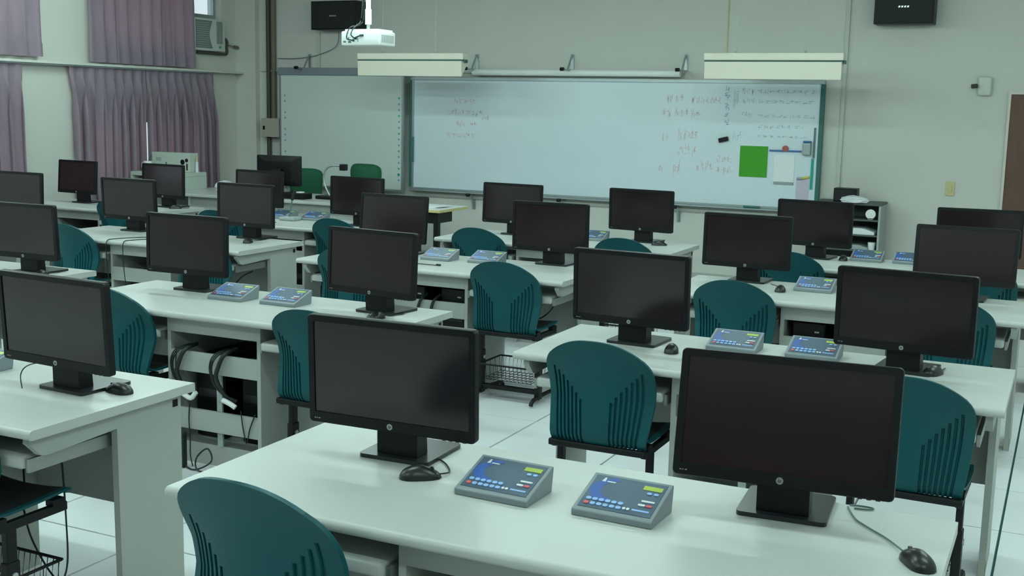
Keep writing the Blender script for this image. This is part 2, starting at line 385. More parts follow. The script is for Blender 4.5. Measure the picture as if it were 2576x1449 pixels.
MONS = {  # key: (x, y, yaw, tilt, label)
 'A1R': (-0.562, 2.685, 0.069, 0.19, 'largest black monitor, at lower right, blank dark screen tilted back'),
 'A1L': (-1.612, 2.635, 0.031, -0.03, 'black monitor in the middle foreground, left one on the nearest desk'),
 'A2L': (-1.603, 4.493, -0.06, -0.03, 'black monitor behind the teal chair in the right middle of the picture'),
 'A2R': (-0.530, 4.529, -0.10, 0.0, 'black monitor right behind the largest foreground screen'),
 'A3L': (-1.646, 6.549, -0.047, 0.03, 'black monitor above the teal chair that stands right of the picture centre'),
 'A3R': (-0.479, 6.539, -0.042, 0.12, 'black monitor overlapping the rearmost screen at the right edge'),
 'A4L': (-1.540, 7.921, -0.12, -0.02, 'black monitor that partly covers the grey bookcase'),
 'A4R': (-0.509, 7.922, 0.10, 0.03, 'rearmost black monitor at the right edge, in front of the brown door'),
 'B1R': (-2.970, 2.753, -0.067, -0.05, 'large black monitor at the left edge, bright floor reflected low on its screen'),
 'B2L': (-4.030, 4.611, 0.009, 0.02, 'black monitor left of the two keypads on the desk with the open cabinet'),
 'B2R': (-2.892, 4.554, -0.114, 0.05, 'black monitor just above the middle foreground screen'),
 'B3L': (-3.928, 6.448, -0.049, 0.09, 'black monitor overlapping another one, straight below the interactive board edge'),
 'B3R': (-2.884, 6.586, -0.024, 0.0, 'black monitor above the teal chair in the picture centre'),
 'B4L': (-3.835, 8.028, -0.07, 0.04, 'small black monitor below the whiteboard, left of the two on its desk'),
 'B4R': (-2.840, 8.134, -0.098, -0.02, 'small black monitor below the whiteboard, right of the two on its desk'),
 'C1R': (-5.178, 4.607, 0.004, -0.05, 'black monitor at the left edge, second from below, yellowish in its lower part'),
 'C2L': (-6.243, 6.537, 0.008, -0.04, 'black monitor on the left desk with two cords hanging over its front edge'),
 'C2R': (-5.263, 6.643, -0.053, 0.02, 'black monitor at the right end of the left desk with a full side panel'),
 'C3L': (-6.217, 8.037, -0.059, 0.03, 'small black monitor half hidden in front of the teacher monitor'),
 'C3R': (-5.122, 7.857, -0.052, 0.02, 'small black monitor in front of the right green office chair'),
 'D2L': (-8.342, 8.087, -0.087, 0.08, 'small black monitor in front of the white wall strip between the curtains'),
 'D2R': (-7.422, 8.206, -0.063, 0.02, 'small black monitor in front of the pale steel box and low cabinet'),
 'D1R': (-7.354, 6.525, 0.0, 0.03, 'black monitor at the left edge, third from below, cut in half')}
m0 = None
def tilt_head(t, a):
    # lean the casing and screen about the hinge on the neck
    for ch in t.children:
        if ch.name.split('.')[0] in ('casing', 'screen'):
            R = Matrix.Translation((0, 0.04, 0.24)) @ Matrix.Rotation(-a, 4, 'X') @ Matrix.Translation((0, -0.04, -0.24))
            ch.matrix_basis = R
for k, (x, y, yw, tl, lab) in MONS.items():
    if m0 is None: m0 = make_monitor(); t = m0; t.location = (x, y, DH+0.0005); t.rotation_euler = (0, 0, yw); t['label'] = lab; t['group'] = 'black student monitors'
    else: t = dup(m0, (x, y, DH+0.0005), yw, lab)
    tilt_head(t, tl)

# ------------------------------------------------------------------ chairs
def make_chair():
    t = thing('student_chair', 'chair', 'chair')
    # backrest: curved shell with real vertical grooves either side of a plain spine
    bm = bmesh.new(); NG = 7; GA, GB = 0.25, 0.86
    us = [0.0]; vs_ = set(i/22 for i in range(23)); gro = []
    pw = (GB-GA)/NG
    for k in range(NG):
        g0 = GA+pw*(k+0.22); g1 = GA+pw*(k+0.78); vt = round(0.40+0.40*((k+0.5)/NG), 3)
        gro.append((g0, g1, vt)); us += [g0, g0+0.010, (g0+g1)/2, g1-0.010, g1]; vs_ |= {vt, vt-0.015}
    us = sorted(us+[0.08, 0.16, 0.90, 0.94, 0.97, 1.0]); us = [-u for u in us[:0:-1]]+us; vs_ = sorted(vs_)
    NU, NV = len(us)-1, len(vs_)-1
    def back(u, v):
        hw = 0.194+0.026*math.sin(min(v, 0.8)/0.8*PI/2)
        if v > 0.72: hw *= math.sqrt(max(0.0, 1-0.40*((v-0.72)/0.28)**2.6))
        top = 0.420-0.052*abs(u)**2.4
        z = 0.424+v*top
        y = -0.022*v-0.048*max(0.0, (v-0.45)/0.55)**2+u*u*(0.012+0.062*min(1.0, v/0.45)-0.034*max(0.0, (v-0.62)/0.38))+(0.022*(1-v/0.10)**2 if v < 0.10 else 0)
        g = 0.0
        for (g0, g1, vt) in gro:
            if g0+0.005 < abs(u) < g1-0.005 and v < vt-0.005: g = 0.009
        return Vector((u*hw, y+g, z))
    V = [[bm.verts.new(back(u, v)) for u in us] for v in vs_]
    for j in range(NV):
        for i in range(NU): bm.faces.new((V[j][i], V[j][i+1], V[j+1][i+1], V[j+1][i]))
    # front face of the shell, 7 mm ahead, and rim
    uf = [i/8-1 for i in range(17)]; Nf = 16; base_ = gro; gro = []
    Fv = []
    for v in vs_: Fv.append([bm.verts.new(back(u, v)+Vector((0, 0.0155, 0))) for u in uf])
    for j in range(NV):
        for i in range(Nf): bm.faces.new((Fv[j][i+1], Fv[j][i], Fv[j+1][i], Fv[j+1][i+1]))
    for j in range(NV):
        bm.faces.new((V[j][0], V[j+1][0], Fv[j+1][0], Fv[j][0])); bm.faces.new((V[j+1][NU], V[j][NU], Fv[j][Nf], Fv[j+1][Nf]))
    top = [V[NV][i] for i in range(NU+1)]+[Fv[NV][i] for i in range(Nf, -1, -1)]
    bm.faces.new(top); bot = [V[0][i] for i in range(NU, -1, -1)]+[Fv[0][i] for i in range(Nf+1)]; bm.faces.new(bot)
    bmesh.ops.recalc_face_normals(bm, faces=bm.faces[:])
    obj('backrest', bm, 'teal', t, smooth=35)
    sm = bmesh.new(); NS, NT = 14, 16; S = []
    def seat(u, v, dz):
        y = 0.040+v*0.36; hw = 0.196+0.012*math.sin(v*PI)
        if v > 0.8: hw *= math.sqrt(1-0.35*((v-0.8)/0.2)**2)
        z = 0.432+0.016*u*u+0.018*v-0.035*max(0, (v-0.82)/0.18)**2+(0.022*(1-v/0.15)**2 if v < 0.15 else 0)
        return (u*hw, y, z+dz)
    for dz in (0, -0.009):
        S.append([[sm.verts.new(seat(-1+2*i/NS, j/NT, dz)) for i in range(NS+1)] for j in range(NT+1)])
    for q, L_ in enumerate(S):
        for j in range(NT):
            for i in range(NS): sm.faces.new((L_[j][i], L_[j][i+1], L_[j+1][i+1], L_[j+1][i]))
    ring = lambda L_: [L_[0][i] for i in range(NS)]+[L_[j][NS] for j in range(NT)]+[L_[NT][i] for i in range(NS, 0, -1)]+[L_[j][0] for j in range(NT, 0, -1)]
    ra, rb = ring(S[0]), ring(S[1])
    for i in range(len(ra)): sm.faces.new((ra[i], ra[(i+1) % len(ra)], rb[(i+1) % len(ra)], rb[i]))
    bmesh.ops.recalc_face_normals(sm, faces=sm.faces[:])
    obj('seat', sm, 'teal', t, smooth=50)
    pm = bmesh.new(); rows = []
    for j in range(11):
        rows.append([pm.verts.new(Vector(seat((-1+2*i/10)*0.86, 0.10+0.78*j/10, 0.0005+0.010*(1-abs(-1+2*i/10)**4)*(1-abs(-1+2*j/10)**6)))) for i in range(11)])
    for j in range(10):
        for i in range(10): pm.faces.new((rows[j][i], rows[j][i+1], rows[j+1][i+1], rows[j+1][i]))
    obj('seat_pad', pm, 'pad', t, smooth=60)
    for s in (-1, 1):
        x = s*0.186
        rl = obj('seat_rail', box(x-0.011, x+0.011, 0.036, 0.345, 0.388, 0.418, 0.004), 'blackmetal', t)
        for yb in (0.05, 0.28): obj('bracket', box(x-0.016, x+0.016, yb, yb+0.05, 0.4165, 0.436), 'blackmetal', rl)
        p = bmesh.new(); bx(p, x-0.012, x+0.012, 0.10, 0.14, 0.22, 0.392, 0.004); bx(p, x-0.016, x+0.016, 0.095, 0.145, 0.03, 0.29, 0.005)
        po = obj('leg_post', p, 'blackmetal', t)
        for sx in (-1, 1): obj('bolt', cyl(bmesh.new(), (x+sx*0.0155, 0.12, 0.245), (x+sx*0.021, 0.12, 0.245), 0.011, 14), 'chrome', po)
        f = bmesh.new(); tube(f, [(x, 0.02, 0.012), (x, 0.035, 0.030), (x, 0.08, 0.040), (x, 0.21, 0.044), (x, 0.34, 0.040), (x, 0.40, 0.030), (x, 0.415, 0.012)], 0.0125, 8, 4)
        obj('foot', f, 'blackmetal', t, smooth=60)
    obj('rear_rail', box(-0.200, 0.200, 0.012, 0.036, 0.398, 0.424, 0.005), 'blackmetal', t)
    obj('stretcher', box(-0.170, 0.170, 0.10, 0.14, 0.06, 0.085, 0.004), 'blackmetal', t)
    br = bmesh.new()
    tube(br, [(-0.168, 0.06, 0.215), (0.168, 0.06, 0.215), (0.166, 0.34, 0.215), (-0.166, 0.34, 0.215), (-0.168, 0.06, 0.215)], 0.006, 6, 1)
    bk = obj('basket', br, 'blackmetal', t)
    bw = bmesh.new()
    for i in range(13):
        x = -0.156+0.026*i
        tube(bw, [(x, 0.06, 0.215), (x, 0.075, 0.125), (x, 0.325, 0.125), (x, 0.34, 0.215)], 0.0018, 4, 1)
    for i in range(5):
        y = 0.075+0.0625*i; tube(bw, [(-0.168, y, 0.215), (-0.162, y, 0.125), (0.162, y, 0.125), (0.168, y, 0.215)], 0.0018, 4, 1)
    obj('basket_wires', bw, 'blackmetal', bk, kind='stuff')
    return t
CHAIRS = {
 'A1L': (-1.585, 2.0, -0.03, 'teal plastic chair in the bottom left foreground, cut off by the lower edge'),
 'A2L': (-1.575, 4.08, 0, 'teal plastic chair in full view right of the middle foreground screen'),
 'A2R': (-0.445, 4.08, -0.02, 'teal plastic chair sticking out right of the largest foreground screen'),
 'A3L': (-1.557, 5.965, 0, 'teal plastic chair right of the centre, below a screen, behind two keypad tops'),
 'A3R': (-0.493, 5.965, 0, 'teal plastic chair hidden but for its right edge behind a screen at right'),
 'A4L': (-1.585, 7.425, 0, 'teal plastic chair just left below the grey bookcase'),
 'A4R': (-0.46, 7.425, 0, 'rearmost teal plastic chair at the right edge, almost hidden by a screen'),
 'B1R': (-3.04, 2.325, 0, 'teal chair at the lower left edge, only its seat, post and basket in view'),
 'B2L': (-4.02, 4.065, 0, 'teal plastic chair between the left foreground screen and the cable-filled cabinet'),
 'B2R': (-2.875, 4.065, 0, 'teal plastic chair whose right part is covered by the middle foreground screen'),
 'B3L': (-3.95, 5.945, 0, 'teal plastic chair left of centre, nearly covered by the screen in front of it'),
 'B3R': (-2.885, 5.94, 0, 'teal plastic chair in the picture centre with its wire basket in view'),
 'B4L': (-3.866, 7.52, 0, 'small teal chair below the whiteboard, behind two keypads'),
 'B4R': (-2.743, 7.52, 0, 'small teal chair below the whiteboard, right of the tall dark screen'),
 'C2L': (-6.29, 6, 0, 'teal plastic chair behind the left edge screen, left of two hanging cords'),
 'C2R': (-5.14, 6, 0, 'teal plastic chair of which a sliver shows right of a screen, by the side panel'),
 'C3L': (-6.19, 7.465, 0, 'small teal chair half hidden by the screen at the right end of the left desk'),
 'C3R': (-5.06, 7.465, 0, 'teal plastic chair in front of the rear desk with the microphone'),
 'D2L': (-7.98, 7.18, 0.0, 'teal chair peeping out right of the upper screen at the left edge'),
 'D2R': (-7.475, 7.665, 0, 'teal chair behind the screen near the curtains, only its left side in view')}
h0 = None
for k, (x, y, rz, lab) in CHAIRS.items():
    if h0 is None: h0 = make_chair(); h0.location = (x, y, 0); h0.scale = (1, 1, 1.06); h0.rotation_euler = (0, 0, rz); h0['label'] = lab; h0['group'] = 'teal student chairs'
    else: dup(h0, (x, y, 0), rz, lab).scale = (1, 1, 1)

# ------------------------------------------------------------------ keypads
def make_keypad():
    t = thing('keypad', 'keypad', 'keypad')
    W_, D_ = 0.205, 0.15; zf, zb = 0.018, 0.066
    b = bmesh.new(); prism(b, [(0, 0), (0, zf-0.003), (0.004, zf), (D_-0.003, zb), (D_, zb-0.004), (D_-0.01, 0)], 'x', -W_/2, W_/2)
    bmesh.ops.bevel(b, geom=b.edges[:], offset=0.0015, segments=1, affect='EDGES')
    obj('body', b, 'padgrey', t)
    sl = math.atan2(zb-zf, D_-0.007)
    R = Matrix.Translation((0, 0.004, zf)) @ Matrix.Rotation(sl, 4, 'X')
    L = (D_-0.007)/math.cos(sl)
    def flat(nm, bm, m, par, k=None):
        bmesh.ops.transform(bm, matrix=R, verts=bm.verts[:]); return obj(nm, bm, m, par, kind=k)
    face = flat('face_plate', box(-W_/2+0.010, W_/2-0.010, 0.010, L-0.010, 0.0, 0.0012), 'padblue', t)
    ar = bmesh.new(); pts = []
    for i in range(13):
        a = math.radians(95+170*i/12); pts.append((-0.030+0.060*math.cos(a), 0.086+0.05*math.sin(a)))
    for i in range(13):
        a = math.radians(265-170*i/12); pts.append((-0.022+0.040*math.cos(a), 0.090+0.036*math.sin(a)))
    pts = [(max(-W_/2+0.012, p[0]), max(0.012, min(L-0.012, p[1]))) for p in pts]
    prism(ar, pts, 'z', 0.0012, 0.0016); flat('printed_arc', ar, 'padarc', face)
    flat('display', box(0.038, 0.086, L-0.040, L-0.024, 0.0012, 0.0022), 'lcd', face)
    lg = bmesh.new(); prism(lg, [(-0.072, L-0.034), (-0.062, L-0.034), (-0.064, L-0.018), (-0.068, L-0.018)], 'z', 0.0012, 0.0018); bx(lg, -0.058, -0.036, L-0.034, L-0.030, 0.0012, 0.0018)
    flat('printed_emblem', lg, 'keywhite', face)
    def key(x, y, m, wd=0.0095, dp=0.0085):
        flat('key', prism(bmesh.new(), [(x+p[0], y+p[1]) for p in rrect(wd, dp, min(wd, dp)*0.45, 3)], 'z', 0.0012, 0.0032), m, face)
    for i in range(6):
        key(-0.076+i*0.0165, 0.043, 'key', 0.0135, 0.0105); key(-0.076+i*0.0165, 0.026, 'keyred' if i == 0 else 'key', 0.0135, 0.0105)
    key(0.021, 0.027, 'keywhite', 0.008); key(0.031, 0.027, 'keywhite', 0.008)
    key(0.060, L-0.053, 'key', 0.0125); key(0.077, L-0.053, 'key', 0.0125)
    key(0.068, 0.066, 'keywhite', 0.034, 0.006); key(0.057, 0.050, 'keywhite', 0.018, 0.007); key(0.076, 0.050, 'keyred', 0.016, 0.008)
    flat('printed_caption', box(0.040, 0.083, 0.026, 0.032, 0.0012, 0.0016), 'key', face)
    return t
KP = [(-1.235, 2.495, -0.04, 'grey keypad with blue face, left one in the foreground beside a black mouse'),
 (-0.918, 2.500, -0.03, 'grey keypad with blue face, right one in the foreground near the largest screen'),
 (-3.70, 4.50, 0.0, 'keypad left of its twin on the desk with the cable-filled cabinet'),
 (-3.395, 4.515, 0.0, 'keypad touching the top of a teal chair, on the desk with the cable-filled cabinet'),
 (-1.20, 4.60, 0.0, 'keypad peeping over the largest screen, left of two'),
 (-0.88, 4.615, 0.0, 'keypad peeping over the largest screen, right of two'),
 (-3.59, 6.40, 0.0, 'keypad left of its twin in the centre of the picture'),
 (-3.275, 6.44, 0.0, 'keypad right above the centre teal chair, right one of its pair'),
 (-1.235, 6.42, 0.0, 'keypad right of the teal chair on the third desk of the right column'),
 (-1.20, 7.98, 0.0, 'keypad at the foot of the grey bookcase'),
 (-0.93, 8.00, 0.0, 'keypad half covered by the right edge screens'),
 (-5.985, 7.99, 0.0, 'small keypad left of the desk microphone'),
 (-5.69, 8.03, 0.0, 'small keypad at the upper left corner of a teal chair, right of the microphone'),
 (-3.20, 8.05, 0.0, 'small keypad between the two screens below the whiteboard'),
 (-3.475, 2.80, 0.0, 'keypad cut by the left edge next to the large left screen')]
k0 = None
for (x, y, rz, lab) in KP:
    if k0 is None: k0 = make_keypad(); k0.location = (x, y, DH+0.0005); k0.rotation_euler = (0, 0, rz); k0['label'] = lab; k0['group'] = 'classroom keypads'
    else: dup(k0, (x, y, DH+0.0005), rz, lab)

# ------------------------------------------------------------------ mice
def make_mouse():
    t = thing('mouse', 'mouse', 'mouse')
    b = bmesh.new(); r = bmesh.ops.create_uvsphere(b, u_segments=20, v_segments=12, radius=1.0)
    for v in r['verts']:
        x, y, z = v.co
        taper = 1.0-0.16*y
        v.co = Vector((x*0.031*taper*(1-0.10*math.cos(y*PI)), y*0.056, 0.002+max(0, z)*0.034*(1-0.30*max(0, y)) if z > 0 else 0.0008))
    obj('body', b, 'mousem', t, smooth=60)
    obj('scroll_wheel', cyl(bmesh.new(), (-0.003, 0.030, 0.0245), (0.003, 0.030, 0.0245), 0.006, 12), 'base', t)
    return t
MICE = [(-1.475, 2.568, -1.02, 'black mouse right of the middle foreground screen stand', [(-1.437, 2.600), (-1.428, 2.640), (-1.459, 2.686), (-1.492, 2.717), (-1.525, 2.74), (-1.561, 2.808), (-1.590, 2.885)]),
 (-0.237, 2.575, 0.62, 'black mouse at the lower right corner of the picture', [(-0.273, 2.625), (-0.317, 2.698), (-0.371, 2.757), (-0.404, 2.80), (-0.435, 2.88)]),
 (-2.800, 2.865, 1.5, 'black mouse in front of the monitor at the left edge', [(-2.857, 2.868), (-2.90, 2.86), (-2.95, 2.855)]),
 (-1.407, 4.478, 0.2, 'black mouse right of the screen behind the full-view teal chair', [(-1.42, 4.535), (-1.455, 4.60)]),
 (-0.415, 4.60, -0.4, 'black mouse behind the top right corner of the largest screen', [(-0.39, 4.655), (-0.385, 4.72)]),
 (-2.805, 4.47, -0.1, 'black mouse on top edge of the middle foreground screen', [(-2.80, 4.53), (-2.76, 4.62), (-2.80, 4.74)]),
 (-1.395, 6.36, 0.1, 'black mouse left of the keypad on the third desk of the right column', [(-1.40, 6.42), (-1.43, 6.50), (-1.50, 6.58)]),
 (-1.345, 7.99, 0.1, 'black mouse left of the keypad at the foot of the bookcase', [(-1.35, 8.05), (-1.38, 8.12)]),
 (-2.665, 8.07, -1.2, 'black mouse right of the right screen below the whiteboard', [(-2.61, 8.09), (-2.66, 8.15), (-2.74, 8.17)]),
 (-5.03, 4.60, 0.2, 'black mouse by the stand of the second screen at the left edge', [(-5.04, 4.66), (-5.05, 4.74), (-5.06, 4.80)]),
 (-5.115, 6.49, 0.3, 'black mouse in front of the stand at the right end of the left desk', [(-5.13, 6.545), (-5.12, 6.62), (-5.13, 6.72)]),
 (-7.265, 8.19, -0.9, 'black mouse beside the stand of the screen near the curtains', [(-7.22, 8.225), (-7.21, 8.30), (-7.26, 8.36)])]
s0 = None
for (x, y, rz, lab, path) in MICE:
    if s0 is None: s0 = make_mouse(); t = s0; t.location = (x, y, DH+0.0005); t.rotation_euler = (0, 0, rz); t['label'] = lab; t['group'] = 'black mice'; proto_children = list(s0.children)
    else:
        t = s0.copy(); COL.objects.link(t); t.location = (x, y, DH+0.0005); t.rotation_euler = (0, 0, rz); t['label'] = lab
        for ch in proto_children:
            c = ch.copy(); COL.objects.link(c); c.parent = t
    inv = (Matrix.Translation((x, y, 0)) @ Matrix.Rotation(rz, 4, 'Z')).inverted()
    pts = [inv @ Vector((p[0], p[1], 0.0035 if i else 0.008)) for i, p in enumerate(path)]
    obj('cable', tube(bmesh.new(), pts, 0.0022, 6, 6), 'gcable' if lab.endswith('picture') else 'cable', t, smooth=60)

# ------------------------------------------------------------------ desktop computers in the cabinets
def make_pc():
    t = thing('desktop_computer', 'pc', 'computer')
    obj('case', box(-0.085, 0.085, 0, 0.36, 0.004, 0.40, 0.004), 'blackplastic', t)
    fr = obj('front_panel', box(-0.08, 0.08, -0.008, 0.0, 0.01, 0.395, 0.003), 'blackplastic', t)
    for z in (0.345, 0.30): obj('button', box(0.032, 0.056, -0.010, -0.0075, z, z+0.008), 'chrome', fr)
    obj('drive_door', box(-0.065, 0.065, -0.010, -0.0075, 0.20, 0.24), 'base', fr)
    return t
p0 = None
PCN = {'A1': 'the nearest desk at the bottom edge', 'B2': 'the desk with dangling cables', 'B3': 'the centre desk', 'A3': 'the third desk of the right column',
       'C2': 'the left desk with hanging cords', 'D2': 'the far left desk by the curtains', 'C3': 'the desk with the microphone'}
for k, nm in PCN.items():
    x, y, _ = DESKS[k]
    for s, sd in ((-0.125, 'left'), (0.15, 'right')):
        zz = 0.2225 if k in ('B3', 'A3') else 0.1005
        lab = 'black computer tower, %s one in the cabinet of %s' % (sd, nm)
        loc = (x+DW/2+s-0.005, y+(0.135 if k in ('B3', 'A3') else 0.215), zz)
        if p0 is None: p0 = make_pc(); p0.location = loc; p0['label'] = lab; p0['group'] = 'computers in the desk cabinets'
        else: dup(p0, loc, label=lab)
# shelves the raised towers stand on
for k in ('B3', 'A3'):
    x, y, _ = DESKS[k]
    tag(obj('cabinet_shelf', box(x+DW/2-0.249, x+DW/2+0.249, y+0.112, y+0.58, 0.2, 0.222), 'panel'), 'shelf board under the computers of ' + PCN[k], 'shelf')

# ------------------------------------------------------------------ cables under and over the desks
def cable(name, label, pts, r=0.004, m='cable', n=6):
    return tag(obj(name, tube(bmesh.new(), pts, r, n, 6), m, smooth=60), label, 'cable')
bx_, by_ = DESKS['B2'][0]+DW/2, DESKS['B2'][1]+0.08
def bundle(label, x0, plug):
    t = thing('cable_bundle', label, 'cable', (x0, by_, 0), 0, 'cables in the open cabinet')
    yo = -0.02
    obj('cable', tube(bmesh.new(), [(0.04, 0.05, 0.575), (0.025, yo, 0.555), (0.0, yo-0.012, 0.50), (-0.015, yo-0.01, 0.44), (0.02, yo+0.01, 0.36), (0.05, 0.03, 0.33)], 0.010, 8), 'cable', t, smooth=60)
    for q in range(3):
        d = 0.012*q
        obj('thin_cable', tube(bmesh.new(), [(0.02-d, 0.05, 0.57), (-0.005-d, yo, 0.553), (-0.04-d*0.6, yo-0.008, 0.50), (-0.035-d*0.4, yo-0.006, 0.43), (0.0, yo+0.005, 0.37), (0.04, 0.02, 0.345)], 0.0032, 6), 'cable', t, smooth=60)
    pl = obj('plug', tube(bmesh.new(), [(0.02, yo-0.01, 0.345), (0.06, yo-0.005, 0.33), (0.085, yo, 0.36 if plug else 0.315)], 0.012, 8), 'white', t, smooth=60)
    return t
bundle('thick black cable bundle with white plugs, left one in the open cabinet', bx_-0.175, True)
bundle('thick black cable bundle with a white plug, right one in the open cabinet', bx_+0.055, False)
cable('thin_cable', 'thin black cord hanging at the left inside edge of the open cabinet', [(bx_-0.215, by_-0.004, 0.56), (bx_-0.218, by_-0.006, 0.50), (bx_-0.222, by_-0.005, 0.44)], 0.0025)
cable('thin_cable', 'thin dark cord down to the floor, left part of the open cabinet', [(bx_-0.14, by_-0.006, 0.30), (bx_-0.145, by_-0.008, 0.22), (bx_-0.14, by_-0.008, 0.12), (bx_-0.13, by_-0.02, 0.05), (bx_-0.10, by_-0.04, 0.006)], 0.003)
cable('thin_cable', 'thin dark cord over the lower rail at the right of the open cabinet', [(bx_+0.16, by_-0.006, 0.30), (bx_+0.17, by_-0.008, 0.23), (bx_+0.19, by_-0.006, 0.15), (bx_+0.21, by_-0.007, 0.22), (bx_+0.24, by_-0.006, 0.29)], 0.003)
cable('floor_cable', 'tangle of black cords on the floor under the open cabinet', [(bx_-0.15, by_-0.03, 0.12), (bx_-0.13, by_-0.06, 0.02), (bx_-0.05, by_-0.08, 0.008), (bx_+0.02, by_-0.05, 0.05), (bx_-0.02, by_-0.03, 0.10), (bx_-0.07, by_-0.05, 0.05), (bx_-0.02, by_-0.09, 0.008), (bx_+0.10, by_-0.06, 0.02), (bx_+0.2, by_-0.02, 0.06)], 0.004)
tag(obj('power_strip', box(bx_-0.165, bx_-0.125, by_-0.075, by_-0.045, 0.0, 0.17, 0.006), 'cable'), 'black power strip leaning upright below the open cabinet', 'power strip')
cable('keyboard_cable', 'thin black cord looping down from the tray to the floor, lower left', [(-2.93, 2.72, 0.60), (-2.905, 2.71, 0.52), (-2.875, 2.69, 0.36), (-2.865, 2.68, 0.20), (-2.90, 2.68, 0.13), (-2.97, 2.69, 0.16), (-3.05, 2.70, 0.25), (-3.10, 2.72, 0.33)], 0.0032)
cable('keyboard_cable', 'thin black cord hanging under the tray at the left edge', [(-3.08, 2.68, 0.60), (-3.075, 2.70, 0.52), (-3.08, 2.71, 0.42), (-3.10, 2.72, 0.34)], 0.0032)
for i, (xa, lab) in enumerate(((-5.98, 'thin cord over the front edge of the left desk, left one of two'), (-5.83, 'thin cord over the front edge of the left desk, right one of two'))):
    cable('desk_cable', lab, [(xa+0.16, 6.42, 0.7435), (xa+0.05, 6.25, 0.7435), (xa, 6.12, 0.7435), (xa-0.005, 6.056, 0.735), (xa-0.006, 6.048, 0.66), (xa, 6.05, 0.52), (xa+0.01, 6.055, 0.43)], 0.003)
xa = DESKS['C2'][0]+1.45
cable('keyboard_cable', 'black cord hanging in a triangle below the tray by the side panel', [(xa-0.10, 6.32, 0.60), (xa-0.03, 6.30, 0.50), (xa+0.03, 6.29, 0.40), (xa+0.06, 6.29, 0.36), (xa+0.10, 6.30, 0.42), (xa+0.18, 6.32, 0.52), (xa+0.22, 6.40, 0.56)], 0.004)
xa = DESKS['B3'][0]+1.45
cable('keyboard_cable', 'black cord looping under the tray right of the centre teal chair', [(xa-0.08, 6.34, 0.60), (xa-0.02, 6.30, 0.52), (xa+0.08, 6.28, 0.46), (xa+0.16, 6.29, 0.50), (xa+0.20, 6.34, 0.58)], 0.004)
for i, dx in enumerate((-0.06, 0.03)):
    xb = DESKS['B3'][0]+DW/2+dx; yb = DESKS['B3'][1]+0.08
    cable('thick_cable', 'thick black cord over the rail of the centre desk cabinet, %s of two' % ('left' if i == 0 else 'right'), [(xb+0.03, yb+0.045, 0.575), (xb+0.02, yb-0.014, 0.55), (xb, yb-0.014, 0.50), (xb-0.01, yb-0.012, 0.45)], 0.009, 'cable', 8)
xa = DESKS['A2'][0]
cable('keyboard_cable', 'thin cord hanging in a loop to the floor by the full-view teal chair', [(xa+0.62, 4.50, 0.30), (xa+0.64, 4.45, 0.15), (xa+0.68, 4.40, 0.03), (xa+0.76, 4.42, 0.005), (xa+0.88, 4.46, 0.03)], 0.003)
cable('video_cable', 'thin cord lying on the nearest desk behind the largest screen', [(-0.435, 2.90, DH+0.003), (-0.40, 2.905, DH+0.003), (-0.377, 2.90, DH+0.003), (-0.387, 2.885, DH+0.003), (-0.42, 2.878, DH+0.003)], 0.0022, 'gcable')
tag(obj('cable_plug', tube(tube(bmesh.new(), [(-3.60, 6.20, DH+0.0035), (-3.52, 6.20, DH+0.0035), (-3.46, 6.195, DH+0.0035)], 0.0025, 6), [(-3.46, 6.195, DH+0.007), (-3.43, 6.195, DH+0.007)], 0.006, 8), 'cable', smooth=60), 'small black cord end lying in front of the centre keypads', 'cable')
cable('video_cable', 'thin black cord beside the base of the left edge screen', [(-2.99, 2.80, 0.84), (-3.06, 2.74, 0.83), (-3.085, 2.72, 0.80), (-3.06, 2.70, 0.757)], 0.002)

# ------------------------------------------------------------------ whiteboard and interactive board
WY = 11.45   # front surface of the boards
wb = thing('whiteboard', 'long white magnetic board across the front wall', 'whiteboard', (0, 0, 0))
obj('surface', box(-6.72, -2.235, WY, WY+0.03, 0.80, 1.985), 'board', wb)
obj('frame', bx(bx(bx(bmesh.new(), -6.75, -2.20, WY-0.012, WY+0.03, 1.985, 2.02, 0.003), -6.75, -2.20, WY-0.012, WY+0.03, 0.775, 0.80, 0.003), -6.72, -6.70, WY-0.012, WY+0.03, 0.80, 1.985), 'alu', wb)
obj('edge_strip', box(-6.755, -6.72, WY-0.014, WY+0.03, 0.80, 1.985, 0.003), 'greenframe', wb, label='dark green left edge strip')
obj('edge_strip', box(-2.235, -2.195, WY-0.014, WY+0.03, 0.80, 1.985, 0.003), 'greenframe', wb, label='dark green right edge strip')
obj('pen_tray', box(-6.72, -2.25, WY-0.075, WY-0.012, 0.762, 0.775, 0.003), 'alu', wb)
def ink(nm, data, m, seed, dens):
    rnd = random.Random(seed); b = bmesh.new()
    for (cx_, cz_, wd, h, n) in data:
        for i in range(n):
            gx = cx_-wd/2+wd*(i+0.5)/n; g = wd/n*0.36
            for s in range(dens):
                ax, az = gx+rnd.uniform(-g, g), cz_+rnd.uniform(-h/2, h/2)
                if rnd.random() < 0.55: dx, dz = rnd.uniform(0.6, 1.5)*g, rnd.uniform(-0.1, 0.1)*h
                else: dx, dz = rnd.uniform(-0.25, 0.25)*g, rnd.uniform(0.5, 0.9)*h
                tk = 0.0035
                a = Vector((ax-dx/2, 0, az-dz/2)); c = Vector((ax+dx/2, 0, az+dz/2)); d = (c-a).normalized(); nn = Vector((-d.z, 0, d.x))*tk/2
                P = [(a+nn), (a-nn), (c-nn), (c+nn)]
                prism(b, [(p.x, p.z) for p in P], 'y', WY-0.0012, WY-0.0002)
    return obj(nm, b, m, wb, kind='stuff')
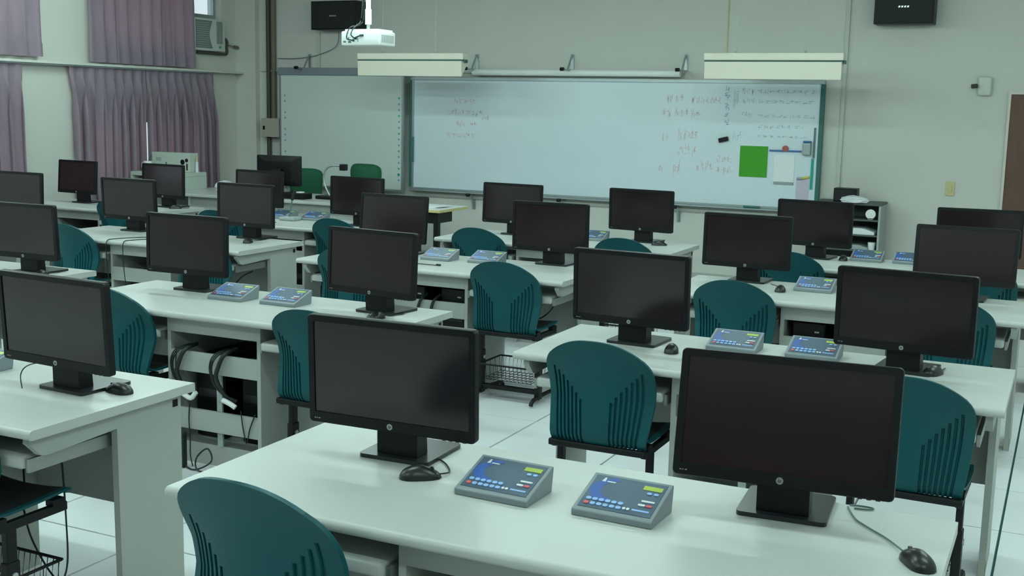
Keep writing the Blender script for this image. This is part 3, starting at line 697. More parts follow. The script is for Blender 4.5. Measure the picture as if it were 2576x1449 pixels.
RED = [(-6.053, 1.765, 0.285, 0.047, 5), (-6.125, 1.643, 0.257, 0.046, 4), (-5.906, 1.631, 0.132, 0.048, 3), (-5.811, 1.584, 0.097, 0.045, 2), (-6.115, 1.519, 0.124, 0.057, 3), (-5.96, 1.518, 0.088, 0.032, 2), (-6.104, 1.394, 0.371, 0.041, 6), (-3.734, 1.827, 0.065, 0.062, 2), (-3.628, 1.833, 0.085, 0.054, 2), (-3.348, 1.816, 0.315, 0.053, 7), (-3.762, 1.692, 0.099, 0.061, 2), (-3.542, 1.689, 0.27, 0.057, 5), (-3.764, 1.446, 0.074, 0.062, 2), (-3.526, 1.472, 0.218, 0.081, 4), (-3.531, 1.314, 0.202, 0.08, 4), (-3.793, 1.14, 0.058, 0.062, 1), (-3.626, 1.127, 0.096, 0.1, 2), (-3.339, 1.167, 0.175, 0.072, 4), (-3.148, 1.245, 0.172, 0.056, 3), (-3.142, 1.135, 0.172, 0.056, 3)]
BLUE = [(-3.143, 1.913, 0.047, 0.061, 1), (-3.138, 1.856, 0.058, 0.038, 1), (-3.137, 1.763, 0.051, 0.053, 1), (-3.137, 1.684, 0.042, 0.042, 1), (-3.133, 1.604, 0.05, 0.045, 1)]
GRAY = [(-3.052, 1.853, 0.051, 0.138, 2), (-2.935, 1.908, 0.12, 0.044, 3), (-2.93, 1.821, 0.12, 0.036, 3), (-2.564, 1.91, 0.555, 0.03, 10), (-2.559, 1.812, 0.556, 0.028, 8), (-2.939, 1.688, 0.105, 0.04, 3), (-2.551, 1.676, 0.557, 0.026, 9), (-2.602, 1.575, 0.444, 0.027, 8), (-2.591, 1.48, 0.479, 0.016, 8), (-3.019, 1.479, 0.1, 0.082, 3)]
ink('red_handwriting', RED, 'redink', 1, 6); ink('blue_handwriting', BLUE, 'blueink', 2, 9); ink('grey_handwriting', GRAY, 'greyink', 3, 5)
tag(obj('green_sheet', box(-2.985, -2.71, WY-0.006, WY-0.001, 1.08, 1.382), 'greenpaper'), 'bright green square sheet stuck on the right end of the whiteboard', 'sheet')
cb = thing('clip_hanger', 'blue bar clip holding a white paper sheet, right of the green sheet', 'clip', (-2.54, WY-0.001, 1.345))
obj('bar', box(-0.155, 0.155, -0.016, -0.0005, -0.008, 0.008, 0.003), 'blueclip', cb)
obj('magnet', cyl(bmesh.new(), (0.0, -0.018, 0.022), (0.0, -0.0005, 0.022), 0.03, 16), 'redbrown', cb)
obj('sheet', box(-0.105, 0.095, -0.004, -0.0005, -0.30, -0.036), 'paper', cb); obj('lower_bar', box(-0.10, 0.095, -0.012, -0.0005, -0.325, -0.302, 0.003), 'alu', cb)
ph = thing('pen_cup', 'grey magnetic pen cup near the right edge of the whiteboard', 'pen holder', (-2.33, WY-0.001, 1.31))
obj('cup', box(-0.04, 0.04, -0.05, -0.0005, 0.0, 0.12, 0.012, 3), 'alu', ph); obj('rim', box(-0.038, 0.038, -0.048, -0.002, 0.121, 0.138, 0.006), 'blueclip', ph)
tag(obj('teal_ruler', box(-2.287, -2.262, WY-0.008, WY-0.0005, 0.985, 1.28), 'tealstrip'), 'short teal magnetic strip at the lower right of the whiteboard', 'strip')
tag(obj('blue_ruler', box(-2.277, -2.258, WY-0.008, WY-0.0005, 1.285, 1.575), 'gcable'), 'thin grey-blue strip above the teal one on the whiteboard', 'strip')
tag(obj('lilac_sheet', box(-2.42, -2.295, WY-0.004, WY-0.0005, 0.86, 1.075), 'lilac'), 'pale lilac paper low on the right end of the whiteboard', 'sheet')
mg = thing('marker_holder', 'grey clip with a yellow marker above the lilac paper', 'marker', (-2.355, WY-0.001, 1.09))
obj('holder', box(-0.06, 0.0, -0.025, -0.0005, -0.012, 0.008, 0.004), 'vent', mg); obj('marker', cyl(bmesh.new(), (-0.005, -0.013, 0.0), (0.06, -0.013, 0.012), 0.011, 10), 'yellow', mg)
er = thing('board_eraser', 'small black eraser sticking on the whiteboard left of the green sheet', 'eraser', (-3.155, WY-0.0005, 1.436), rot=(0, -0.25, 0))
obj('grip', box(-0.048, 0.048, -0.034, -0.012, -0.022, 0.022, 0.006), 'blackplastic', er); obj('felt', box(-0.046, 0.046, -0.012, -0.0005, -0.020, 0.020), 'pad', er)
mk = thing('marker_pen', 'green marker pen lying on the whiteboard tray', 'marker', (-2.84, WY-0.04, 0.787))
obj('barrel', cyl(bmesh.new(), (-0.075, 0, 0), (0.04, 0, 0), 0.0105, 12), 'greenframe', mk); obj('cap', cyl(bmesh.new(), (0.04, 0, 0), (0.08, 0, 0), 0.0115, 12), 'greenframe', mk)
ib = thing('interactive_board', 'large grey-white interactive board left of the whiteboard', 'whiteboard', (0, 0, 0))
obj('surface', box(-8.44, -6.80, WY-0.10, WY-0.07, 0.765, 2.025), 'iwb', ib)
obj('frame', bx(bx(bx(bmesh.new(), -8.46, -8.44, WY-0.106, WY-0.065, 0.745, 2.03), -6.80, -6.775, WY-0.106, WY-0.065, 0.745, 2.03), -8.44, -6.80, WY-0.106, WY-0.065, 0.745, 0.765), 'alu', ib)
obj('top_bar', box(-8.47, -6.74, WY-0.125, WY-0.06, 2.025, 2.11, 0.006), 'barGrey', ib)
ic = bmesh.new(); ig = bmesh.new()
for i in range(15):
    z = 1.78-0.065*i
    if i not in (2, 5, 9):
        bx(ic, -8.395, -8.375, WY-0.1015, WY-0.0995, z, z+0.022)
    cyl(ic if i % 3 else ig, (-6.835, WY-0.1015, z), (-6.835, WY-0.0995, z), 0.012, 10)
cyl(ig, (-6.835, WY-0.1015, 0.93), (-6.835, WY-0.0995, 0.93), 0.017, 12)
obj('blue_icons', ic, 'blueink', ib, kind='stuff'); obj('green_icons', ig, 'greenbox', ib, kind='stuff')
obj('wall_bracket', bx(bx(bmesh.new(), -8.2, -8.1, WY-0.07, FY, 0.9, 1.9), -7.1, -7.0, WY-0.07, FY, 0.9, 1.9), 'alu', ib)
tag(obj('pointer_stick', cyl(bmesh.new(), (-6.70, WY-0.02, 1.08), (-6.70, WY-0.02, 1.36), 0.008, 8), 'greenframe'), 'thin dark stick upright at the left edge of the whiteboard', 'pointer')

# rail, roll and brackets over and under the boards
rl = thing('projection_screen', 'white rolled screen on a thin rail above the whiteboard', 'screen', (0, 0, 0))
obj('rail', box(-8.83, -3.60, FY-0.035, FY-0.015, 2.068, 2.082), 'conduit', rl)
obj('roll', cyl(bmesh.new(), (-5.95, FY-0.08, 2.073), (-3.62, FY-0.08, 2.073), 0.033, 18), 'white', rl, smooth=40)
def bracket(x, label, down=False, L=0.28):
    s = -1 if down else 1
    t = thing('wall_bracket', label, 'bracket', (x, FY, 2.105 if not down else 0.75), 0, 'steel wall brackets')
    obj('plate', box(-0.018, 0.018, -0.012, -0.001, *(sorted((0, s*0.165))), 0.002), 'alu', t)
    obj('arm', box(-0.012, 0.012, -L, -0.012, -0.012, 0.006, 0.002), 'alu', t)
    b = bmesh.new(); prism(b, [(-0.012, s*0.16), (-0.022, s*0.16), (-L*0.5, 0.0), (-L*0.45, 0.0)], 'x', -0.008, 0.008); obj('brace', b, 'alu', t)
    obj('roller', cyl(bmesh.new(), (-0.02, -L, 0.0), (0.02, -L, 0.0), 0.018, 12), 'blackplastic', t)
for x, l in ((-8.13, 'grey triangular bracket above the interactive board'), (-5.94, 'grey triangular bracket at the right end of the left board lamp'), (-4.82, 'grey triangular bracket above the middle of the whiteboard'), (-3.59, 'grey triangular bracket at the right end of the white roll')):
    bracket(x, l)
for x, l in ((-5.95, 'grey bracket under the left part of the whiteboard'), (-4.87, 'grey bracket under the middle of the whiteboard'), (-3.60, 'grey bracket under the whiteboard right of the small right screen')):
    bracket(x, l, True, 0.16)
tag(obj('lower_channel', box(-6.7, -2.3, FY-0.03, FY-0.001, 0.70, 0.73), 'conduit'), 'pale channel on the wall under the whiteboard', 'channel')

# ------------------------------------------------------------------ board lamps
def board_lamp(x0, x1, label):
    t = thing('board_lamp', label, 'lamp', ((x0+x1)/2, 10.5, 2.0), 0, 'hanging board lamps')
    h = (x1-x0)/2
    obj('housing', box(-h, h, -0.055, 0.055, 0.165, 0.228, 0.006), 'cream', t)
    obj('gap_strip', box(-h+0.004, h-0.004, -0.048, 0.05, 0.150, 0.165), 'lampgap', t)
    b = bmesh.new(); prism(b, [(-0.062, 0.150), (0.05, 0.150), (0.06, 0.12), (-0.05, 0.0), (-0.058, 0.0)], 'x', -h+0.012, h-0.012); obj('reflector', b, 'cream', t)
    obj('end_cap', box(h-0.0005, h+0.012, -0.03, 0.03, 0.135, 0.165), 'lampgap', t)
    for dx in (-h*0.55, h*0.45):
        obj('wire', cyl(bmesh.new(), (dx, 0, 0.228), (dx, 0, 1.30), 0.0035, 6), 'conduit', t)
        obj('ferrule', cyl(bmesh.new(), (dx, 0, 0.228), (dx, 0, 0.248), 0.010, 8), 'vent', t)
board_lamp(-6.80, -5.56, 'cream board lamp hanging over the joint of the two boards')
board_lamp(-3.10, -1.865, 'cream board lamp hanging over the right end of the whiteboard')

# ------------------------------------------------------------------ projector
pj = thing('projector', 'white ceiling projector with cables at its back', 'projector', (-5.18, 8.0, 2.165))
b = box(-0.18, 0.18, 0.0, 0.24, 0.0, 0.112, 0.012, 3); obj('body', b, 'projwhite', pj, smooth=40)
obj('top_cover', box(-0.155, 0.165, 0.015, 0.225, 0.1115, 0.128, 0.006), 'projwhite', pj)
vb = bmesh.new()
for i in range(11): bx(vb, 0.178, 0.182, 0.03+i*0.017, 0.039+i*0.017, 0.025, 0.085)
obj('side_vent', vb, 'vent', pj, kind='stuff')
pb = bmesh.new()
for x, z, wd, h in ((-0.155, 0.022, 0.010, 0.014), (-0.14, 0.022, 0.006, 0.012), (-0.112, 0.05, 0.008, 0.012), (-0.11, 0.02, 0.026, 0.014), (-0.07, 0.03, 0.018, 0.022), (-0.045, 0.045, 0.016, 0.014), (-0.022, 0.028, 0.003, 0.035), (-0.005, 0.070, 0.038, 0.016)):
    bx(pb, x, x+wd, -0.004, 0.001, z, z+h)
obj('ports', pb, 'greenframe', pj, kind='stuff')
obj('mount_pole', cyl(cyl(bmesh.new(), (0, 0.12, 0.17), (0, 0.12, CZ-2.165), 0.020, 14), (0, 0.12, 0.17), (0, 0.12, 0.29), 0.026, 14), 'projwhite', pj, smooth=40)
obj('mount_neck', cyl(bmesh.new(), (0, 0.12, 0.128), (0, 0.12, 0.172), 0.014, 12), 'vent', pj)
for pts in ([(-0.06, -0.005, 0.04), (-0.10, -0.035, 0.05), (-0.105, -0.02, 0.10), (-0.10, 0.02, 0.145), (-0.05, 0.08, 0.17), (-0.035, 0.11, 0.25), (-0.035, 0.11, 0.6), (-0.035, 0.115, 1.1)],
            [(-0.04, -0.005, 0.05), (-0.065, -0.03, 0.08), (-0.07, 0.0, 0.125), (-0.06, 0.04, 0.16), (-0.045, 0.09, 0.22), (-0.035, 0.10, 0.5)],
            [(0.025, -0.006, 0.077), (0.0, -0.025, 0.07), (-0.04, -0.02, 0.055)]):
    obj('cable', tube(bmesh.new(), pts, 0.005, 6), 'cable', pj, smooth=60)

# ------------------------------------------------------------------ wall speakers
def wall_speaker(loc, wd, h, label, rz=0.0):
    t = thing('wall_speaker', label, 'speaker', loc, rz)
    obj('cabinet', box(-wd/2, wd/2, -0.11, 0.10, 0, h, 0.006), 'blackplastic', t)
    obj('grille', box(-wd/2+0.012, wd/2-0.012, -0.122, -0.108, 0.012, h-0.012, 0.005), 'pad', t)
    lg = bmesh.new()
    for i in range(4): prism(lg, [(-0.05+i*0.025, h*0.45), (-0.034+i*0.025, h*0.45), (-0.030+i*0.025, h*0.45+0.016), (-0.046+i*0.025, h*0.45+0.016)], 'y', -0.1245, -0.1215)
    obj('badge', lg, 'chrome', t)
    obj('mount', box(-0.05, 0.05, 0.0995, FY-loc[1], h*0.35, h*0.65), 'blackmetal', t)
    return t
wall_speaker((-7.645, 11.37, 2.53), 0.61, 0.315, 'black wall speaker left of the projector')
wall_speaker((-1.505, 11.37, 2.525), 0.52, 0.32, 'black wall speaker at the upper right')

# ------------------------------------------------------------------ pipes, conduits and small wall fittings
for x, r, m, l, z0 in ((-8.70, 0.026, 'pipe', 'dark vertical pipe in the left corner of the front wall', 0.0), (-8.625, 0.028, 'pipe2', 'brown vertical pipe beside the dark one in the left corner', 1.525)):
    tag(obj('pipe', cyl(bmesh.new(), (x, FY-0.04, z0), (x, FY-0.04, CZ-0.001), r, 14), m, smooth=40), l, 'pipe')
eb = thing('electrical_box', 'grey electrical box on the wall left of the interactive board', 'electrical box', (-8.62, FY-0.075, 1.30))
obj('body', box(-0.13, 0.13, -0.055, 0.005, 0, 0.22, 0.004), 'elbox', eb); obj('latch', box(-0.10, -0.075, -0.060, -0.054, 0.085, 0.13), 'blackplastic', eb)
for pts, l in (([(-8.50, FY-0.012, 0.7), (-8.50, FY-0.012, 1.29)], 'pale thin conduit below the electrical box'),
               ([(-8.0, FY-0.012, 2.1), (-8.0, FY-0.012, 2.52)], 'pale conduit running down from the left wall speaker'),
               ([(-2.03, FY-0.012, 0.95), (-2.03, FY-0.012, CZ-0.001)], 'pale conduit right of the whiteboard up to the ceiling')):
    tag(obj('conduit', box(pts[0][0]-0.018, pts[0][0]+0.018, FY-0.022, FY-0.001, pts[0][2], pts[1][2], 0.003), 'conduit'), l, 'conduit')
for x, m, l in ((-3.18, 'woodedge', 'thin yellowish cord on the wall above the right board lamp'), ):
    cable('hanging_cable', l, [(x, FY-0.006, 2.12), (x, FY-0.006, CZ-0.002)], 0.005, m)
cable('hanging_cable', 'thin grey cord sagging from the left speaker to the rail', [(-7.70, FY-0.05, 2.52), (-7.75, FY-0.03, 2.36), (-8.0, FY-0.03, 2.26), (-8.3, FY-0.03, 2.22), (-8.57, FY-0.03, 2.22)], 0.004, 'gcable')
th = thing('wall_sensor', 'small grey wall device with a dark knob left of the door', 'thermostat', (-0.79, FY, 1.90))
obj('body', box(-0.06, 0.06, -0.05, -0.001, 0, 0.17, 0.02, 3), 'acbody', th, smooth=40); obj('knob', cyl(bmesh.new(), (-0.06, -0.07, 0.085), (-0.105, -0.09, 0.08), 0.02, 12), 'pipe', th)
sw = thing('light_switch', 'beige light switch on the wall left of the door', 'switch', (-1.02, FY, 0.985))
obj('plate', box(-0.04, 0.04, -0.012, -0.001, 0, 0.13, 0.004), 'beige', sw); obj('rocker', box(-0.018, 0.018, -0.018, -0.0115, 0.035, 0.095, 0.003), 'beige', sw)

# ------------------------------------------------------------------ air conditioner
ac = thing('air_conditioner', 'pale window air conditioner beside the upper curtain', 'air conditioner', (LX, 10.62, 2.275))
obj('body', box(-0.22, 0.07, 0.0, 0.53, 0.0, 0.365, 0.012, 3), 'acbody', ac, smooth=40)
g = bmesh.new(); pts = [(0.015, 0.03), (0.30, 0.03)]
for i in range(11):
    z = 0.03+0.31*i/10; pts.append((0.30-0.055*math.sin(PI*i/10), z))
pts += [(0.015, 0.34)]
prism(g, pts[:1]+pts[2:], 'x', 0.069, 0.076); gr = obj('intake_grille', g, 'acgrille', ac)
for i in range(12): obj('slat', box(0.0755, 0.078, 0.02, 0.24, 0.045+i*0.024, 0.052+i*0.024), 'vent', gr)
vg = obj('outlet', box(0.069, 0.074, 0.375, 0.475, 0.09, 0.34), 'acgrille', ac)
for i in range(5): obj('vane', box(0.0735, 0.078, 0.38+i*0.019, 0.384+i*0.019, 0.095, 0.335), 'vent', vg)
obj('dial', cyl(bmesh.new(), (0.07, 0.425, 0.05), (0.082, 0.425, 0.05), 0.014, 12), 'tealstrip', ac)
tag(obj('drain_pipe', tube(bmesh.new(), [(LX+0.06, 10.66, 2.25), (LX+0.06, 10.9, 2.25), (LX+0.06, 11.14, 2.25), (LX+0.06, 11.185, 2.27), (LX+0.055, 11.19, 2.33), (LX+0.05, 11.20, 2.40), (LX+0.03, 11.19, 2.43)], 0.016, 10), 'pipe', smooth=60), 'dark drain pipe bent under and up beside the air conditioner', 'pipe')
tag(obj('wall_plug', cyl(cyl(bmesh.new(), (LX+0.06, 11.20, 2.36), (LX+0.06, 11.33, 2.345), 0.006, 8), (LX+0.06, 11.32, 2.345), (LX+0.06, 11.38, 2.34), 0.020, 10), 'pipe2'), 'brown plug with a short cord right of the air conditioner', 'plug')

# ------------------------------------------------------------------ curtains
def curtain(name, label, y0, y1, z0, z1, x, per, amp, yb0=None, yb1=None, pinch=0.16, seed=0, hem=False):
    rnd = random.Random(seed); t = thing('curtain', label, 'curtain', (x, (y0+y1)/2, z0), 0)
    yb0 = y0 if yb0 is None else yb0; yb1 = y1 if yb1 is None else yb1
    n = max(24, int((y1-y0)/per*14)); m = 26; b = bmesh.new(); G = []
    phs = [rnd.uniform(-0.5, 0.5) for _ in range(40)]; amps = [rnd.uniform(0.7, 1.25) for _ in range(40)]
    for j in range(m+1):
        v = j/m; z = (z0+(z1-z0)*v); row = []
        dtop = z1-z
        for i in range(n+1):
            s = i/n; ya = y0+(y1-y0)*s; yb = yb0+(yb1-yb0)*s
            k = min(1.0, dtop/0.55)
            y = ya+(yb-ya)*k
            ph = (y1-y0)*s/per*2*PI; q = int(ph/(2*PI)) % 40
            if dtop < pinch: a = amp*0.35*(0.5+0.5*dtop/pinch); sh = math.copysign(abs(math.sin(ph))**0.5, math.sin(ph))
            else: a = amp*(0.55+0.45*min(1, (dtop-pinch)/0.3))*amps[q]; sh = math.sin(ph+phs[q]*0.5*min(1, dtop-pinch))
            xx = a*sh+0.006*math.sin(3*s*PI+v*4)
            row.append(b.verts.new((xx, y-(y0+y1)/2+0.75*a*math.cos(ph)*min(1.0, dtop/0.3), z-z0)))
        G.append(row)
    for j in range(m):
        for i in range(n): b.faces.new((G[j][i], G[j][i+1], G[j+1][i+1], G[j+1][i]))
    # bottom hem as a doubled band
    o = obj('cloth', b, 'curtain', t, smooth=80)
    if hem:
        hb = bmesh.new(); H = []
        for j in range(4):
            H.append([hb.verts.new((q[0]+0.008, q[1], q[2]-0.002)) for q in rowco(o, j, n)])
        for j in range(3):
            for i in range(n): hb.faces.new((H[j][i], H[j][i+1], H[j+1][i+1], H[j+1][i]))
        obj('hem', hb, 'curtain', t, smooth=80)
    hk = bmesh.new()
    k = 0
    yy = y0+per*0.5
    while yy < y1:
        cyl(hk, (0, yy-(y0+y1)/2, z1-z0-0.005), (0, yy-(y0+y1)/2, z1-z0+0.012), 0.004, 6); yy += per*2
    obj('hooks', hk, 'chrome', t)
    return t
def rowco(o, j, n): return [o.data.vertices[j*(n+1)+i].co for i in range(n+1)]
curtain('c', 'left panel of the mauve pleated curtain below the ledge', 8.76, 9.83, 0.60, 2.018, -9.085, 0.135, 0.052, 8.78, 9.81, seed=1)
curtain('c', 'right panel of the mauve pleated curtain below the ledge', 9.84, 10.93, 0.60, 2.018, -9.085, 0.125, 0.052, 9.825, 11.02, seed=2)
curtain('c', 'mauve curtain below the ledge at the left edge', 6.9, 8.17, 0.80, 2.018, -9.085, 0.15, 0.048, 6.9, 8.18, seed=3)
curtain('c', 'mauve curtain above the ledge beside the air conditioner', 9.00, 10.60, 2.075, 3.2, -9.08, 0.17, 0.045, seed=4, hem=True)
curtain('c', 'mauve curtain above the ledge at the upper left edge', 7.2, 8.42, 2.095, 3.2, -9.08, 0.19, 0.045, seed=5, hem=True)
tag(obj('curtain_track', box(LX+0.02, -9.055, 6.8, 10.98, 2.0185, 2.0315), 'alu'), 'thin curtain track under the ledge', 'curtain rail')
tag(obj('curtain_track', box(LX+0.02, -9.05, 7.1, 10.62, 3.215, 3.235), 'alu'), 'thin curtain track near the ceiling', 'curtain rail')

# ------------------------------------------------------------------ teacher desk and what is on it
TH = 0.78
td = thing('teacher_desk', 'long white teacher desk in front of the interactive board', 'desk', (-8.5, 9.23, 0))
obj('tabletop', box(0, 2.60, 0, 0.85, TH-0.03, TH, 0.006), 'laminate', td)
obj('front_panel', box(0.48, 2.57, 0.06, 0.08, 0.12, TH-0.03), 'panel', td)
obj('side_panel', box(2.55, 2.575, 0.03, 0.80, 0, TH-0.03), 'panel', td); obj('side_panel', box(0.455, 0.48, 0.03, 0.80, 0, TH-0.03), 'panel', td); obj('side_panel', box(0.02, 0.045, 0.03, 0.80, 0, TH-0.03), 'panel', td)
hc = thing('low_cabinet', 'pale steel low cabinet on the left end of the teacher desk', 'cabinet', (-9.0, 9.47, 0))
obj('body', bx(bx(bx(bx(bmesh.new(), 0.0, 0.64, 0.03, 0.45, TH+0.001, TH+0.10), 0.0, 0.64, 0.0, 0.45, 0.915, 0.955, 0.003), 0.615, 0.64, 0.0, 0.45, TH+0.10, 0.915), 0.0, 0.025, 0.0, 0.45, TH+0.10, 0.915), 'metalbox', hc)
obj('back', box(0.025, 0.615, 0.42, 0.45, TH+0.10, 0.915), 'shelfgrey', hc)
obj('leg', box(0.02, 0.06, 0.02, 0.06, 0, TH+0.001), 'metalbox', hc); obj('leg', box(0.02, 0.06, 0.38, 0.42, 0, TH+0.001), 'metalbox', hc)
pc = thing('steel_case', 'pale flat computer case with dark round ports on the low cabinet', 'computer', (-8.93, 9.72, 0.9555))
obj('case', box(0, 0.52, 0, 0.13, 0, 0.20, 0.004), 'metalbox', pc)
obj('label_plate', bx(bx(bmesh.new(), 0.06, 0.13, -0.002, 0.0005, 0.11, 0.145), 0.06, 0.13, -0.002, 0.0005, 0.04, 0.075), 'vent', pc)
obj('badge', box(0.19, 0.205, -0.002, 0.0005, 0.07, 0.10), 'greenframe', pc)
obj('round_port', cyl(bmesh.new(), (0.42, -0.003, 0.105), (0.42, 0.0005, 0.105), 0.028, 16), 'blackplastic', pc)
obj('round_port', cyl(bmesh.new(), (0.475, -0.003, 0.125), (0.475, 0.0005, 0.125), 0.020, 16), 'blackplastic', pc)
obj('slot', box(0.472, 0.488, -0.003, 0.0005, 0.02, 0.09), 'blackplastic', pc)
mg = thing('mug', 'white mug with a pen in it on the low cabinet', 'mug', (-8.84, 9.56, 0.9555))
b = bmesh.new(); cyl(b, (0, 0, 0), (0, 0, 0.11), 0.042, 20, 0.045); obj('body', b, 'white', mg, smooth=40)
obj('handle', tube(bmesh.new(), [(-0.04, 0, 0.09), (-0.075, 0, 0.085), (-0.078, 0, 0.04), (-0.04, 0, 0.025)], 0.007, 8), 'white', mg, smooth=60)
tag(obj('pen', cyl(bmesh.new(), (-8.83, 9.56, 1.066), (-8.80, 9.57, 1.125), 0.006, 8), 'greenframe'), 'dark pen leaning out of the white mug', 'pen')
yb = thing('drink_bottle', 'small pale bottle with yellow base beside the white mug', 'bottle', (-8.74, 9.60, 0.9555))
obj('body', cyl(bmesh.new(), (0, 0, 0.03), (0, 0, 0.085), 0.032, 16, 0.02), 'white', yb, smooth=40); obj('base', cyl(bmesh.new(), (0, 0, 0), (0, 0, 0.03), 0.033, 16), 'yellow', yb, smooth=40)
bt = thing('spray_bottle', 'slim clear bottle right of the pale computer case', 'bottle', (-8.385, 9.80, 0.9555))
obj('body', cyl(bmesh.new(), (0, 0, 0), (0, 0, 0.11), 0.018, 14, 0.014), 'plastic', bt, smooth=40); obj('neck', cyl(bmesh.new(), (0, 0, 0.11), (0, 0, 0.16), 0.008, 10), 'beige', bt, smooth=40)
pg = bmesh.new(); bmesh.ops.create_icosphere(pg, subdivisions=3, radius=0.09)
rn = random.Random(5)
for v in pg.verts: v.co = Vector((v.co.x*1.3, v.co.y, max(-0.035, v.co.z*0.75)))*(1+rn.uniform(-0.12, 0.12))
po = obj('plastic_bag', pg, 'plastic'); po.location = (-7.95, 9.72, TH+0.045); tag(po, 'crumpled white plastic bag on the left part of the teacher desk', 'bag')
tag(obj('green_box', box(-7.80, -7.62, 9.84, 9.98, TH+0.0005, TH+0.045, 0.008), 'greenbox'), 'small bright green box behind the crumpled bag', 'box')
tm = thing('teacher_monitor', 'black monitor seen from behind on the teacher desk', 'monitor', (-7.31, 9.80, TH+0.0005), PI+0.09)
for ch in m0.children:
    if ch.name.split('.')[0] in ('casing', 'screen', 'stand_neck', 'stand_base'):
        c = ch.copy(); COL.objects.link(c); c.parent = tm; c.matrix_basis = Matrix.Identity(4)
obj('badge', box(-0.05, 0.05, 0.049, 0.0515, 0.335, 0.350), 'pad', tm)
dc = thing('document_camera', 'gooseneck document camera on the teacher desk', 'camera', (-6.58, 9.62, TH+0.0005))
obj('base', box(-0.10, 0.10, -0.11, 0.11, 0, 0.035, 0.012, 3), 'blackplastic', dc)
obj('gooseneck', tube(bmesh.new(), [(0.0, 0.0, 0.03), (-0.05, 0, 0.12), (-0.07, 0, 0.21), (-0.04, 0, 0.29), (0.03, 0, 0.325), (0.13, 0, 0.325)], 0.010, 10), 'alu', dc, smooth=60)
obj('head', box(0.13, 0.195, -0.03, 0.03, 0.282, 0.345, 0.008), 'blackplastic', dc)
bxx = thing('equipment_case', 'black flat box with a blue end on the teacher desk', 'box', (-6.86, 9.34, TH+0.0005))
obj('body', box(-0.10, 0.16, 0, 0.16, 0, 0.06, 0.008), 'blackplastic', bxx); obj('end', box(-0.15, -0.0995, 0.005, 0.155, 0.0, 0.055, 0.008), 'bluebox', bxx); obj('label', box(0.06, 0.12, 0.03, 0.09, 0.0595, 0.072, 0.003), 'white', bxx)
cp2 = thing('small_cup', 'small white cup in front of the right green office chair', 'cup', (-6.13, 9.62, TH+0.0005))
obj('bowl', cyl(bmesh.new(), (0, 0, 0.155), (0, 0, 0.21), 0.035, 16, 0.045), 'white', cp2, smooth=40); obj('stem', cyl(bmesh.new(), (0, 0, 0), (0, 0, 0.156), 0.03, 14), 'plastic', cp2, smooth=40)
tag(obj('small_speaker', ellipsoid(bmesh.new(), (-7.33, 9.52, TH+0.032), 0.03, 0.03, 0.03, bottom=TH+0.0005), 'white', smooth=60), 'small white round object in front of the teacher monitor', 'speaker')
cable('desk_cable', 'grey cord hanging over the front edge of the teacher desk', [(-6.98, 9.36, TH+0.004), (-7.0, 9.27, TH+0.004), (-7.005, 9.222, TH-0.005), (-7.0, 9.215, TH-0.12), (-7.03, 9.22, TH-0.25)], 0.006, 'gcable')
def office_chair(loc, rz, label):
    t = thing('office_chair', label, 'chair', loc, rz, 'green office chairs')
    b = bmesh.new(); n = 12; P = []
    for j in range(n+1):
        row = []
        for i in range(n+1):
            u, v = -1+2*i/n, j/n
            hw = 0.165+0.035*v-0.02*max(0, (v-0.85)/0.15)**2
            row.append((u*hw, 0.045*u*u, 0.58+0.42*v-0.035*abs(u)**5*v, u, v))
        P.append(row)
    A = [[b.verts.new((p[0], p[1]-0.03*(1-abs(p[3])**6)*(1-abs(2*p[4]-1)**8), p[2])) for p in r] for r in P]
    B = [[b.verts.new((p[0], p[1]+0.03, p[2])) for p in r] for r in P]
    for G, fl_ in ((A, 0), (B, 1)):
        for j in range(n):
            for i in range(n):
                q = (G[j][i], G[j][i+1], G[j+1][i+1], G[j+1][i]); b.faces.new(q[::-1] if fl_ else q)
    rg = lambda G: [G[0][i] for i in range(n)]+[G[j][n] for j in range(n)]+[G[n][i] for i in range(n, 0, -1)]+[G[j][0] for j in range(n, 0, -1)]
    ra, rb = rg(A), rg(B)
    for i in range(len(ra)): b.faces.new((ra[i], ra[(i+1) % len(ra)], rb[(i+1) % len(ra)], rb[i]))
    bmesh.ops.recalc_face_normals(b, faces=b.faces[:])
    obj('backrest', b, 'green', t, smooth=60)
    obj('seat', box(-0.23, 0.23, -0.48, -0.03, 0.42, 0.50, 0.03, 3), 'green', t, smooth=40)
    obj('back_post', box(-0.03, 0.03, 0.03, 0.055, 0.42, 0.70, 0.004), 'blackmetal', t)
    obj('column', cyl(bmesh.new(), (0, -0.25, 0.09), (0, -0.25, 0.42), 0.028, 12), 'blackmetal', t)
    for q in range(5):
        a = q*2*PI/5+0.3
        lg = obj('leg', tube(bmesh.new(), [(0, -0.25, 0.10), (0.15*math.cos(a), -0.25+0.15*math.sin(a), 0.09), (0.28*math.cos(a), -0.25+0.28*math.sin(a), 0.065)], 0.018, 8), 'blackmetal', t, smooth=60)
        obj('caster', cyl(bmesh.new(), (0.28*math.cos(a)-0.015, -0.25+0.28*math.sin(a), 0.028), (0.28*math.cos(a)+0.015, -0.25+0.28*math.sin(a), 0.028), 0.028, 12), 'blackplastic', lg)
    return t
office_chair((-7.60, 10.62, 0.0), 0.25, 'green upholstered office chair right behind the teacher monitor')
office_chair((-6.83, 10.60, 0.0), -0.05, 'green upholstered office chair behind the gooseneck camera, the right one').scale = (1, 1, 1.08)
